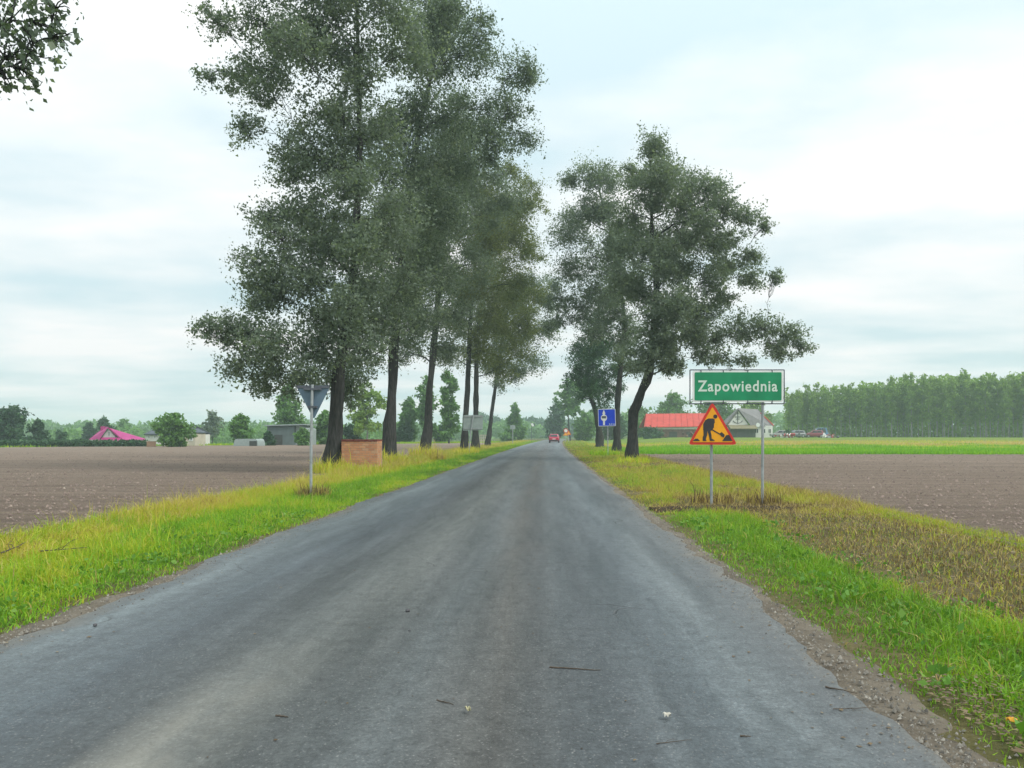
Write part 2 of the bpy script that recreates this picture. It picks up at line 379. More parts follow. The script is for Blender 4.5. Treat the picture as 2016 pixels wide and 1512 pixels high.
sheet('ground', xs, ys, MAT['turf'], -0.06)
YS = np.concatenate([np.arange(-8, 40, .12), np.arange(40, 120, 1.0), np.arange(120, 262, 3.0)])
def road_warp(gx, gy):
    n = fbm(gy * 1.1 + 3, gy * 0 + 5.3, 4) - .5; n2 = fbm(gy * 1.3 + 40, gy * 0 + 9.1, 4) - .5
    wl_ = smooth(-2.6, -3.4, gx); wr_ = smooth(1.0, 1.7, gx)
    r1 = fbm(gy * 5.5 + 11, gy * 0 + 2.2, 3) - .5; r2 = fbm(gy * 5.5 + 60, gy * 0 + 7.7, 3) - .5
    return gx + road_off(gy) + wl_ * (n * .30 + r1 * .16 + .14 * (1 - smooth(5, 9, gy))) + wr_ * (n2 * .22 + r2 * .16 - .05 - .12 * (1 - smooth(4, 6.5, gy))), gy
road_us = np.array([-3.42, -3.40, -3.0, -2.2, -1.4, -.85, -.3, .5, 1.3, 1.70, 1.72])
road = sheet('road', road_us, YS, MAT['asphalt'], 0.0, lambda x, y: .035 - .004 * ((x - road_off(y) + .85) / 2.5) ** 2 - .05 * ((x - road_off(y)) < -3.9) , road_warp, True, 'grey worn asphalt country road')
# turned-down rim of the asphalt at both edges
co = np.empty(len(road.data.vertices) * 3, np.float32); road.data.vertices.foreach_get('co', co); co = co.reshape(len(YS), len(road_us), 3)
co[:, 0, 2] -= .07; co[:, -1, 2] -= .07; road.data.vertices.foreach_set('co', co.ravel()); road.data.update()
def lump(x, y): return (fbm(x * 2.2, y * 2.2, 3) - .5) * .06
def left_warp(gx, gy):
    w = smooth(26, 33, gy) * smooth(-5.5, -7.0, gx) * 1.9
    return gx + road_off(gy) - w, gy
sheet('verge_left', np.linspace(-7.3, -3.2, 22), YS, MAT['verge_soil'], -.01, lambda x, y: lump(x, y), left_warp, label='left grass verge soil beside the road')
sheet('verge_right', np.linspace(1.5, 6.3, 24), YS, MAT['verge_soil'], -.01, lambda x, y: lump(x, y), lambda gx, gy: (gx + road_off(gy), gy), label='right grass verge soil beside the road')
sheet('shoulder_left', np.linspace(-3.70, -2.95, 8), YS, MAT['shoulder'], .012, lambda x, y: (fbm(x * 6, y * 6, 2) - .5) * .03 - .05 * smooth(-3.42, -3.70, x - road_off(y)), lambda gx, gy: (gx + road_off(gy), gy), label='sandy shoulder along the left asphalt edge')
sheet('shoulder_right', np.linspace(1.25, 2.02, 8), YS, MAT['shoulder'], .012, lambda x, y: (fbm(x * 6, y * 6, 2) - .5) * .03 - .05 * smooth(1.72, 2.02, x - road_off(y)), lambda gx, gy: (gx + road_off(gy), gy), label='sandy shoulder along the right asphalt edge')
def clodh(x, y):
    near = 1 - smooth(30, 70, y) * .6
    return ((fbm(x * 5.1, y * 5.1, 4) - .5) * .055 + (fbm(x * .35, y * 1.3, 3) - .5) * .05) * near
LFY = np.concatenate([np.arange(3, 24, .2), np.arange(24, 60, .5), np.arange(60, 142, 2.0)])
def lf_warp(gx, gy):   # field edge follows the verge; far edge runs obliquely
    t = (gy - 3) / 138.0
    t2 = (gx + 7) / 75.0                       # 0 at verge, -1 at far side
    edge = -6.75 + road_off(gy) - 1.6 * smooth(26, 33, gy)
    far = 138 + (t2 * 75) * 1.05
    return edge + t2 * 75, 3 + t * (np.maximum(far, 66) - 3)
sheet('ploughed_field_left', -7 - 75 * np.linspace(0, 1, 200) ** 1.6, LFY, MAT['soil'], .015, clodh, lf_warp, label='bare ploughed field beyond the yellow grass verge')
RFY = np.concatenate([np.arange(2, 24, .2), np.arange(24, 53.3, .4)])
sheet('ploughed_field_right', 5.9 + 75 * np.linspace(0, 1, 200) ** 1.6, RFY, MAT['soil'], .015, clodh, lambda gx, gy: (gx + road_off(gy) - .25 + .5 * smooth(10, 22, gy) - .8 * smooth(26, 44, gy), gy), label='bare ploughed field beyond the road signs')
sheet('meadow', np.concatenate([np.linspace(4.5, 40, 40), np.linspace(43, 200, 30)]), np.linspace(53, 205, 90), MAT['meadow'], .01, lambda x, y: (fbm(x * .5, y * .5, 3) - .5) * .10, lambda gx, gy: (gx + road_off(gy), gy), label='green meadow with a dry tan strip before the birch grove')

# soil clods and pale flints on the ploughed land
octv = np.array([(1, 0, -.2), (0, 1, -.2), (-1, 0, -.2), (0, -1, -.2), (0, 0, 1)], float)
octf = np.array([(0, 1, 4), (1, 2, 4), (2, 3, 4), (3, 0, 4)])
def clods(name, xs_, ys_, label, size=.017):
    n = len(xs_)
    s = size * np.minimum(RNG.lognormal(0, .5, n), 2.2) * (1 + ys_ / 110)
    V = octv[None] * (s[:, None, None] * np.array([1, 1, .7])) * RNG.uniform(.6, 1.3, (n, 5, 1)) + RNG.normal(0, .12, (n, 5, 3)) * s[:, None, None]
    a = RNG.uniform(0, 6.28, n); ca, sa = np.cos(a)[:, None], np.sin(a)[:, None]
    vx = V[..., 0] * ca - V[..., 1] * sa; vy = V[..., 0] * sa + V[..., 1] * ca
    z0 = gz(xs_, ys_) + clodh(xs_, ys_) + .015 + s * .15
    V = np.stack([vx + xs_[:, None], vy + ys_[:, None], V[..., 2] + z0[:, None]], -1).reshape(-1, 3)
    Fc = (octf[None] + (np.arange(n) * 5)[:, None, None]).reshape(-1, 3)
    t = np.repeat(np.clip(RNG.beta(2, 2.6, n) * .93 + (RNG.random(n) > .985) * .5, 0, 1), 4)
    tag(link(name, mk(name, V, [Fc], MAT['clod'], tint=t)), label, kind='stuff')
n = 19000
ys_ = 5 + 50 * RNG.random(n) ** 1.7
clods('soil_clods', 5.9 + .3 + RNG.random(n) ** 1.2 * np.minimum(ys_ * .75 + 1, 30), ys_, 'loose earth clods on the field beyond the signs')
ys_ = 8 + 52 * RNG.random(n) ** 1.7
clods('soil_clods', -7.2 - 1.7 * smooth(26, 33, ys_) - RNG.random(n) ** 1.2 * np.minimum(ys_ * .72, 40), ys_, 'loose earth clods on the field beyond the yellow verge')

# ------------------------------------------------------------------ grass
def blades(x, y, h, w, tint, lean=.5, z0=None, seg=True):
    n = len(x); a = RNG.uniform(0, 6.283, n); b = RNG.uniform(0, 6.283, n)
    ln = np.abs(RNG.normal(0, lean, n)) * h
    z = (gz(x, y) - .012) if z0 is None else z0
    base = np.stack([x, y, z], -1)
    side = np.stack([np.cos(a), np.sin(a), np.zeros(n)], -1) * (w * .5)[:, None]
    dr = np.stack([np.cos(b), np.sin(b), np.zeros(n)], -1) * ln[:, None]
    up = np.zeros((n, 3)); up[:, 2] = h
    if seg:
        mid = base + up * .55 + dr * .28
        V = np.stack([base - side, base + side, mid + side * .8, mid - side * .8, base + up * (1 - .25 * np.clip(ln / h, 0, 1))[:, None] + dr], 1)
        k = (np.arange(n) * 5)[:, None]
        return V.reshape(-1, 3), np.array([[0, 1, 2, 3]]) + k, np.array([[3, 2, 4]]) + k, tint
    V = np.stack([base - side, base + side, base + up + dr], 1); k = (np.arange(n) * 3)[:, None]
    return V.reshape(-1, 3), None, np.array([[0, 1, 2]]) + k, tint
def grass_obj(name, label, parts):
    Vs, Qs, Ts, tq, tt, b = [], [], [], [], [], 0
    for V, Q, T, t in parts:
        if Q is not None: Qs.append(Q + b); tq.append(t)
        Ts.append(T + b); tt.append(t); Vs.append(V); b += len(V)
    fs = ([np.concatenate(Qs)] if Qs else []) + [np.concatenate(Ts)]
    me = mk(name, np.concatenate(Vs), fs, MAT['grass'], tint=np.concatenate(tq + tt))
    return tag(link(name, me), label, kind='stuff')
def scatter(n, ulo, uhi, ylo, yhi, pw=1.0):
    y = ylo + (yhi - ylo) * RNG.random(n) ** pw
    u = ulo + (uhi - ulo) * RNG.random(n)
    return u, y
parts = []
# left verge: green by the asphalt, taller straw-yellow towards the field
for (n, a, b, wd, seg) in ((92000, 3.5, 13, .0090, True), (85000, 13, 30, .011, False), (55000, 30, 75, .022, False), (22000, 75, 190, .05, False)):
    u, y = scatter(n, -6.75, -3.45, a, b, 1.25)
    wide = smooth(26, 33, y); u = np.where(u < -5.2, -5.2 + (u + 5.2) * (1 + wide * 1.0), u)
    edge = -3.42 + (fbm(y * 1.1 + 3, y * 0 + 5.3, 4) - .5) * .34 - .10 * RNG.random(n) - .25 * (vnoise(y * .7, y * 0) > .6) * RNG.random(n)
    k = (u < edge) & (RNG.random(n) < .5 + .5 * smooth(-3.5, -3.9, u))
    nzs = fbm(u * .8 + 7, y * .35, 4) - .5
    fz = fbm(u * 3.5, y * 3.0, 3) - .5
    t = .20 + .40 * smooth(-4.7, -5.9, u) + nzs * .75 + fz * .5 + RNG.normal(0, .11, n)
    t = np.where(RNG.random(n) < .05 + .16 * smooth(-5, -6.5, u), .86 + RNG.normal(0, .05, n), t)
    h = (.035 + .035 * smooth(-3.6, -4.6, u) + .045 * smooth(-5.4, -6.4, u)) * RNG.lognormal(0, .42, n) * (.7 + .8 * np.clip(nzs + .5, 0, 1)) * (.45 + 1.2 * np.clip(fz + .5, 0, 1))
    h *= 1 + .25 * smooth(25, 80, y)
    u, y, t, h = u[k], y[k], np.clip(t[k], 0, 1), h[k]
    parts.append(blades(u + road_off(y), y, h, wd * (.7 + .6 * RNG.random(len(u))), t, .95, seg=seg))
n = 1500; y = 5 + 30 * RNG.random(n) ** 1.3; u = -5.3 - 1.4 * RNG.random(n) ** .7; k_ = fbm(u * .7, y * .5, 3) > .47; u, y = u[k_], y[k_]; n = len(u)
parts.append(blades(u + road_off(y), y, .26 * RNG.lognormal(0, .3, n), .004 + y * .0004, np.clip(.80 + RNG.normal(0, .08, n), 0, .95), .45, seg=True))
grass_obj('verge_grass', 'green and straw yellow grass of the verge beside the brick block and trees', parts)
parts = []
for (n, a, b, wd, seg) in ((125000, 2.6, 13, .0080, True), (75000, 13, 28, .011, False), (50000, 28, 70, .022, False), (20000, 70, 190, .05, False)):
    u, y = scatter(n, 1.75, 6.2, a, b, 1.3)
    edge = 1.68 + (fbm(y * 1.3 + 40, y * 0 + 9.1, 4) - .5) * .24 + .10 * RNG.random(n) + .35 * (1 - smooth(3.2, 4.6, y)) * RNG.random(n) * (RNG.random(n) > .3) + .5 * np.exp(-((y - 11.2) / 1.3) ** 2) * RNG.random(n)
    nzs = fbm(u * .9 + 70, y * .45, 4) - .5
    near = 1 - smooth(12.0, 15.0, y)
    mossy = (near * smooth(2.9 + nzs, 3.3 + nzs, u) + (1 - near) * np.clip(smooth(.05, .25, nzs + fbm(u * 1.3 + 5, y * .9, 3) - .5), 0, 1)) * (1 - smooth(5.2, 5.8, u) * .7)       # worn brown strip
    fz = fbm(u * 3.5 + 90, y * 3.0, 3) - .5
    t = .19 + nzs * .35 + fz * .35 + RNG.normal(0, .09, n)
    t = t * near + (1 - near) * (.50 + nzs * .8 + fz * .7 + RNG.normal(0, .15, n) - .18 * smooth(45, 65, y))
    t = t + mossy * .28 + smooth(5.0, 6.0, u) * .22
    t = np.where(RNG.random(n) < .05 + .60 * mossy + .18 * (1 - near), .90 + RNG.normal(0, .09, n), t)
    dens = np.clip(1 - .86 * mossy, .08, 1) * (.25 + .75 * smooth(1.8, 2.4, u))
    dens = np.where(y > 13, dens * (.55 + .9 * np.clip(nzs + .5, 0, 1)), dens)
    ditch = np.exp(-((y - 13.9 - .12 * (u - 3)) / .62) ** 2) * (u > 1.9) * (u < 4.6)
    dens *= 1 - .95 * ditch
    k = (u > edge) & (RNG.random(n) < dens)
    h = (.03 + .04 * smooth(1.9, 2.7, u) * (1 - .5 * mossy)) * RNG.lognormal(0, .35, n) * (.75 + .6 * np.clip(nzs + .5, 0, 1))
    h = h * (1 + .35 * smooth(13, 17, y)) * (.45 + 1.2 * np.clip(fz + .5, 0, 1))
    u, y, t, h = u[k], y[k], np.clip(t[k], 0, 1), h[k]
    parts.append(blades(u + road_off(y), y, h, wd * (.7 + .6 * RNG.random(len(u))), t, 1.0, seg=seg))
grass_obj('verge_grass', 'bright green and mossy brown grass of the verge under the green sign', parts)
# meadow
n = 60000; y = 53.5 + 60 * RNG.random(n) ** 1.6; x = 6 + RNG.random(n) * (y * .66)
nz_ = fbm(x * .12, y * .2, 4) - .5
t = np.clip(.22 + .62 * smooth(82, 92, y + nz_ * 60) + nz_ * .35 - .5 * smooth(104, 112, y + nz_ * 60) + RNG.normal(0, .08, n), 0, .92)
grass_obj('meadow_grass', 'bright green meadow grass with a dry tan band', [blades(x, y, .20 * RNG.lognormal(0, .3, n), np.full(n, .05), t, .5, seg=False)])
n = 16000; x = -RNG.random(n) * 62 - 8; y0 = 138 + (x + 7) * 1.05; y = np.maximum(y0, 66) + RNG.random(n) * 14
t = np.clip(.35 + .3 * (fbm(x * .2, y * .2, 3) - .5) * 2 + RNG.normal(0, .1, n), 0, .85)
grass_obj('headland_grass', 'pale green strip of grass along the far end of the ploughed field', [blades(x, y, .22 * RNG.lognormal(0, .3, n), np.full(n, .07), t, .5, seg=False)])

def tuft(name, label, loc, n, h, r, tint, wd=.012):
    a = RNG.uniform(0, 6.28, n); q = r * np.sqrt(RNG.random(n)); x = q * np.cos(a) ; y = q * np.sin(a)
    V, Q, T, t = blades(x, y, h * RNG.lognormal(0, .3, n), np.full(n, wd), np.clip(tint + RNG.normal(0, .12, n), 0, 1), .45, z0=np.zeros(n) - .02)
    o = link(name, mk(name, V, [Q, T], MAT['grass'], tint=np.concatenate([t, t]))); o.location = (loc[0], loc[1], GZ(loc[0], loc[1])); o['kind'] = 'stuff'; o['label'] = label
    return o

# ------------------------------------------------------------------ trees
def leaf_quads(C, size, droop=.3):
    n = len(C)
    d = RNG.normal(0, 1, (n, 3)); d[:, 2] -= droop; d /= np.linalg.norm(d, axis=1)[:, None]
    r = RNG.normal(0, 1, (n, 3)); s = np.cross(d, r); s /= np.linalg.norm(s, axis=1)[:, None] + 1e-9
    nn = np.cross(d, s)
    L = size * np.clip(RNG.lognormal(-.06, .36, n), .4, 2.0)[:, None]
    p0 = C; p1 = C + d * L * .45 + s * L * .36 + nn * L * .10; p2 = C + d * L; p3 = C + d * L * .45 - s * L * .36 + nn * L * .10
    return np.stack([p0, p1, p2, p3], 1).reshape(-1, 3), (np.arange(n) * 4)[:, None] + np.array([[0, 1, 2, 3]])
def leaf_tris(C, size, droop=.3):
    V, Q = leaf_quads(C, size, droop); V = V.reshape(-1, 4, 3)
    V = np.stack([V[:, 0], V[:, 1] * 1.25 - V[:, 0] * .25, V[:, 2] * .75 + V[:, 3] * .25 + (V[:, 3] - V[:, 1]) * .25], 1)
    return V.reshape(-1, 3), (np.arange(len(C)) * 3)[:, None] + np.array([[0, 1, 2]])
def crooked(p, q, n, wob):
    p = np.asarray(p, float); q = np.asarray(q, float)
    t = np.linspace(0, 1, n)[:, None]; L = np.linalg.norm(q - p)
    c = p * (1 - t) + q * t
    nzv = np.cumsum(RNG.normal(0, wob * L / n, (n, 3)), 0); nzv -= nzv[0] + (nzv[-1] - nzv[0]) * t
    c = c + nzv; c[:, 2] += (np.sin(t[:, 0] * math.pi) * L * .08); return c
def tree_meshes(name, trunk_pts, trunk_r, blobs, nleaf, leaf, leafmat, barkmat, sub=16, spread=.34, flare=True, tw=True, sides=9, droop=.3, fill=.85, zlow=.3, dens=1.0, tri=False):
    """trunk with limbs to each foliage mass; every mass is many leafy twigs. Returns (trunk mesh, crown mesh)."""
    tp = bez(trunk_pts, 26); rr = np.interp(np.linspace(0, 1, 26), np.linspace(0, 1, len(trunk_r)), trunk_r)
    if flare: rr = .92 * rr * (1 + .55 * np.exp(-np.linspace(0, 1, 26) * 26 * .55))
    TV, TQ = tube_arrays(tp, rr, max(sides, 9))
    if sides >= 9:
        ang = np.tile(np.arange(max(sides, 9)), 26); TV += (np.repeat(rr, max(sides, 9)) * .13)[:, None] * RNG.normal(0, 1, (len(TV), 3)) * np.array([1, 1, .3])
    tv, tq, tb = [TV], [TQ], len(TV)
    cv, cq, ct, cm, cb = [], [], [], [], 0; lq, lt = [], []
    vol = np.array([b[1] ** 2 for b in blobs]); vol = vol / vol.sum()
    def taddt(pts, rad, nside):
        nonlocal tb
        V, Q = tube_arrays(pts, rad, nside); tv.append(V); tq.append(Q + tb); tb += len(V)
    i0 = int(np.argmin(np.abs(tp[:, 2] - zlow * tp[-1, 2])))
    nodes = tp[i0:25]; nrad = rr[i0:25]; nown = np.zeros(len(nodes))
    def off_trunk(c): return np.hypot(c[0] - np.interp(c[2], tp[:, 2], tp[:, 0]), c[1] - np.interp(c[2], tp[:, 2], tp[:, 1]))
    order = sorted(range(len(blobs)), key=lambda k: off_trunk(np.asarray(tuple(blobs[k][0]), float)))
    for bi in order:
        (c, r), w = blobs[bi], vol[bi]
        c = np.asarray(tuple(c), float)
        dv = c - nodes; dist = np.linalg.norm(dv, axis=1)
        cost = dist + 1.1 * np.maximum(0, .30 * np.hypot(dv[:, 0], dv[:, 1]) + .15 * r - dv[:, 2]) + .12 * nown
        i = int(np.argmin(cost)); L = dist[i]; r0 = min(nrad[i] * .62, .020 + L * .016)
        limb = crooked(nodes[i], c, 9, .22); lr = np.linspace(r0, max(r0 * .35, .012), 9)
        taddt(limb, lr, 6 if sides >= 9 else 4)
        if sides >= 9: nodes = np.vstack([nodes, limb[3:8]]); nrad = np.concatenate([nrad, lr[3:8]]); nown = np.concatenate([nown, np.full(5, nown[i] + 1)])
        ns = max(4, int(sub * (.6 + .8 * RNG.random())))
        d = RNG.normal(0, 1, (ns, 3)); d /= np.linalg.norm(d, axis=1)[:, None]
        q = r * RNG.random(ns) ** (1 / 2.3) * RNG.uniform(.7, 1.12, ns)
        S = c + d * q[:, None] * np.array([1, 1, fill])
        nl = int(nleaf * dens * w / ns) + 1
        for s in S:
            j = RNG.integers(4, 9); tws = crooked(limb[j], s, 6, .3)
            if tw:
                V, Q = tube_arrays(tws, np.linspace(max(r0 * .22, .010), .005, 6), 3)
                cv.append(V); cq.append(Q + cb); cm.append(np.ones(len(Q), int)); ct.append(np.full(len(Q), .5)); cb += len(V)
            k = max(3, int(nl * RNG.uniform(.4, 1.6)))
            sr = r * spread * RNG.uniform(.6, 1.3)
            # leaves ride short shoots that fan from the twig end
            nsh = max(3, k // 14); sd = RNG.normal(0, 1, (nsh, 3)); sd[:, 2] *= .75; sd /= np.linalg.norm(sd, axis=1)[:, None]
            pick = RNG.integers(0, nsh, k); tpos = RNG.random(k) ** .8
            C = s + sd[pick] * (tpos * sr * 1.25)[:, None] + RNG.normal(0, sr * .16, (k, 3))
            V, Q = (leaf_tris if tri else leaf_quads)(C, leaf, droop); cv.append(V); lq.append(Q + cb)
            lt.append(np.clip(RNG.beta(2, 2.5, k) * .8 + RNG.normal(0, .15) , 0, 1)); cb += len(V)
    tm = mk('trunk', np.concatenate(tv), [np.concatenate(tq)], barkmat, sm=True)
    lq, lt = np.concatenate(lq), np.concatenate(lt)
    fs = ([np.concatenate(cq)] if cq else []) + [lq]
    cm_ = mk('crown', np.concatenate(cv), fs, [leafmat, barkmat], mi=np.concatenate(cm + [np.zeros(len(lq), int)]), tint=np.concatenate(ct + [lt]))
    return tm, cm_
def plant_tree(name, label, base, tm, cmesh, group=None, cat='tree'):
    e_ = empty(name, base); tag(e_, label, cat, group)
    link('trunk', tm, e_); link('crown', cmesh, e_); return e_
def photo_tree(name, label, d, trunk_px, trunk_r, blobs_px, nleaf, leaf, mat='leaf_dark', sub=16, dy=None, extra=0, group=None, spread=.56, zlow=.24):
    """trunk_px: (px,py) up the trunk; blobs_px: (px,py,r_px[,depth offset m])"""
    b = P(trunk_px[0][0], trunk_px[0][1], d); base = Vector((b.x, d, GZ(b.x, d)))
    tp = [(0, 0, -.15)] + [tuple(P(px, py, d) - base) for px, py in trunk_px[1:]]
    for i in range(2, len(tp)): tp[i] = (tp[i][0], tp[i][1] + RNG.normal(0, .25), tp[i][2])
    bl = []
    for k, q in enumerate(blobs_px):
        r = q[2] * (1.03 if d != 40 or q[0] < 1100 else .92) * d / F; off = q[3] if len(q) > 3 else RNG.uniform(-1, 1) * 1.5
        bl.append((P(q[0], q[1], d) + Vector((0, off, 0)) - base, r))
    zs = [c.z for c, r in bl]
    for k in range(extra):     # masses on the near and far side of the crown
        c, r = bl[RNG.integers(0, len(bl))]; xm = np.interp(c.z, [p[2] for p in tp], [p[0] for p in tp])
        bl.append((Vector((xm + (c.x - xm) * .4, RNG.choice([-1, 1]) * RNG.uniform(1.8, 3.4), c.z + RNG.normal(0, .6))), r * .9))
    for t in np.linspace(.46, .92, 8):
        q = bez(tp, 40)[int(t * 39)]; bl.append((Vector((q[0] + RNG.normal(0, .5), -RNG.uniform(.9, 2.2), q[2] + RNG.normal(0, .4))), RNG.uniform(.75, 1.15)))
    tm, c_ = tree_meshes(name, tp, trunk_r, bl, nleaf, leaf * 1.0, MAT[mat], MAT['bark'], sub=sub + 5, spread=spread, zlow=zlow, dens=2.5, tri=True)
    return plant_tree(name, label, base, tm, c_, group)

ROW = 'tall roadside trees'
photo_tree('roadside_tree', 'tall dark roadside tree standing just before the brick block', 30,
    [(655, 925), (660, 850), (665, 760), (675, 680), (690, 590), (702, 450), (706, 300), (704, 150), (700, 0), (695, -170)], [.33, .28, .25, .22, .19, .15, .11, .08, .05, .02],
    [(505, 660, 66), (455, 650, 46), (430, 655, 30), (480, 720, 40), (520, 735, 50), (585, 690, 60), (640, 700, 50), (545, 590, 62), (600, 540, 75), (560, 470, 52), (640, 430, 80), (575, 400, 50), (660, 330, 85), (590, 300, 52), (550, 205, 52), (640, 220, 75),
     (520, 130, 55), (440, 125, 46), (395, 140, 22), (450, 80, 32), (545, 55, 65), (620, 110, 70), (700, 130, 75), (560, -40, 80), (660, -20, 90), (760, 30, 80), (720, -130, 90), (620, -130, 80), (740, 250, 70), (760, 420, 70), (720, 560, 60), (800, 120, 70), (760, 620, 55), (740, 700, 45), (800, 540, 55), (520, 530, 48), (530, 425, 36), (610, 620, 58), (500, 580, 46), (625, 490, 66), (680, 650, 50), (590, 755, 34), (490, 755, 28), (560, 320, 50), (500, 270, 36), (640, 560, 50), (700, 480, 55), (490, 40, 45)],
    70000, .105, sub=17, extra=10, group=ROW)
photo_tree('roadside_tree', 'tall dark roadside tree growing just behind the brick block', 40,
    [(765, 910), (768, 830), (772, 740), (778, 640), (790, 520), (805, 380), (830, 230), (860, 90), (880, -30)], [.36, .27, .25, .23, .20, .16, .12, .07, .03],
    [(700, 720, 40), (740, 650, 55), (690, 620, 50), (820, 640, 58), (760, 560, 65), (840, 540, 62), (720, 490, 62), (800, 450, 70), (870, 430, 62), (760, 360, 68), (840, 330, 70), (900, 300, 58), (790, 250, 66), (880, 210, 68), (960, 200, 55), (1010, 215, 42),
     (940, 120, 58), (950, 80, 38), (1020, 130, 45), (1045, 145, 28), (860, 120, 66), (830, 40, 66), (870, 0, 60), (800, -30, 60), (880, -60, 45), (1030, 260, 36), (980, 290, 45)],
    60000, .11, sub=16, extra=9, group=ROW)
photo_tree('roadside_tree', 'dark roadside tree with scrubby shoots at its foot, between brick block and leaning grey sign', 54,
    [(836, 898), (843, 830), (850, 740), (858, 640), (868, 520), (880, 400), (895, 290), (905, 180)], [.34, .27, .25, .23, .20, .16, .10, .04],
    [(800, 690, 38), (880, 680, 42), (840, 620, 50), (910, 610, 48), (790, 600, 42), (860, 540, 55), (930, 520, 50), (810, 500, 50), (880, 440, 55), (950, 420, 48), (840, 390, 48), (910, 350, 50), (960, 330, 42), (880, 280, 44), (940, 250, 42), (905, 210, 36), (1000, 380, 38)],
    40000, .125, mat='leaf_dark', sub=15, extra=6, group=ROW)
photo_tree('roadside_tree', 'roadside tree whose trunk stands behind the leaning grey sign', 64,
    [(913, 890), (917, 820), (921, 740), (926, 640), (934, 540), (945, 440), (955, 350)], [.30, .24, .22, .19, .16, .11, .04],
    [(880, 700, 34), (950, 690, 38), (900, 630, 40), (970, 620, 42), (930, 560, 46), (1000, 560, 40), (890, 560, 40), (960, 490, 46), (1020, 470, 40), (920, 460, 40), (980, 410, 42), (1030, 390, 34), (950, 370, 36), (1000, 340, 30)],
    30000, .135, mat='leaf_olive', sub=14, extra=5, group=ROW)
photo_tree('roadside_tree', 'straight dark roadside tree just past the leaning grey sign', 74,
    [(936, 887), (937, 820), (938, 740), (942, 640), (955, 540), (970, 440), (985, 350)], [.33, .26, .24, .20, .15, .10, .04],
    [(930, 700, 34), (985, 720, 34), (1020, 690, 36), (960, 650, 40), (1030, 630, 40), (990, 590, 42), (1050, 570, 36), (970, 520, 42), (1040, 500, 38), (1010, 440, 40), (1050, 400, 30), (980, 400, 36), (1035, 360, 28)],
    28000, .14, mat='leaf_olive', sub=14, extra=5, group=ROW)
photo_tree('roadside_tree', 'leaning roadside tree beside the pale gate at the end of the tree row', 92,
    [(960, 881), (966, 830), (974, 770), (984, 690), (1000, 610), (1015, 540)], [.30, .24, .21, .17, .12, .04],
    [(960, 720, 30), (1010, 730, 32), (1050, 710, 30), (990, 670, 34), (1040, 655, 34), (1080, 650, 26), (1020, 610, 34), (1070, 590, 30), (1040, 560, 30), (1000, 580, 28), (1085, 560, 22)],
    18000, .17, mat='leaf_dark', sub=13, extra=3, group=ROW)
photo_tree('roadside_tree', 'tall dark tree with a kinked trunk and a long low limb over the green sign', 40,
    [(1245, 910), (1246, 860), (1250, 810), (1262, 775), (1276, 735), (1283, 690), (1289, 630), (1290, 560), (1285, 470), (1280, 380), (1280, 290)], [.29, .27, .26, .25, .23, .21, .19, .15, .11, .07, .03],
    [(1280, 308, 40), (1250, 338, 36), (1320, 330, 42), (1370, 350, 36), (1280, 380, 55), (1345, 400, 52), (1240, 420, 45), (1410, 420, 42), (1460, 440, 36), (1490, 460, 20), (1310, 460, 58), (1390, 480, 45), (1250, 500, 52), (1440, 510, 38), (1490, 535, 32), (1330, 540, 58), (1400, 550, 42),
     (1260, 580, 52), (1330, 610, 48), (1400, 610, 38), (1300, 660, 36), (1350, 665, 40), (1400, 670, 36), (1450, 660, 42), (1500, 650, 36), (1545, 660, 32), (1565, 690, 22), (1430, 700, 26), (1480, 705, 24), (1330, 720, 24), (1215, 560, 40), (1440, 465, 34), (1478, 505, 30), (1430, 575, 34), (1372, 630, 36), (1522, 548, 20), (1320, 690, 30), (1510, 690, 26), (1380, 705, 24), (1540, 690, 24), (1360, 440, 44), (1400, 380, 30)],
    56000, .105, sub=16, extra=8, group=ROW)
photo_tree('roadside_tree', 'tall dark tree standing between the kinked tree and the blue sign', 62,
    [(1214, 890), (1215, 840), (1217, 780), (1224, 710), (1230, 640), (1222, 550), (1200, 450), (1175, 360)], [.30, .25, .23, .21, .18, .14, .09, .03],
    [(1160, 360, 38), (1120, 365, 22), (1200, 370, 34), (1130, 420, 36), (1180, 430, 42), (1110, 470, 34), (1160, 500, 42), (1215, 480, 40), (1120, 540, 36), (1180, 570, 42), (1100, 590, 28), (1140, 610, 36), (1090, 640, 24), (1210, 620, 38), (1170, 660, 30), (1250, 650, 26), (1265, 720, 22)],
    34000, .13, sub=15, extra=5, group=ROW)
photo_tree('roadside_tree', 'shorter forked tree growing directly behind the blue sign', 84,
    [(1181, 882), (1180, 850), (1172, 810), (1160, 770), (1158, 720), (1168, 660), (1180, 600)], [.42, .34, .28, .24, .18, .11, .04],
    [(1150, 720, 28), (1190, 740, 30), (1215, 720, 26), (1170, 690, 30), (1140, 690, 22), (1200, 680, 30), (1180, 640, 28), (1130, 740, 20), (1205, 770, 24), (1150, 770, 20), (1180, 790, 22)],
    15000, .16, mat='leaf_deep', sub=13, extra=3, group=ROW)
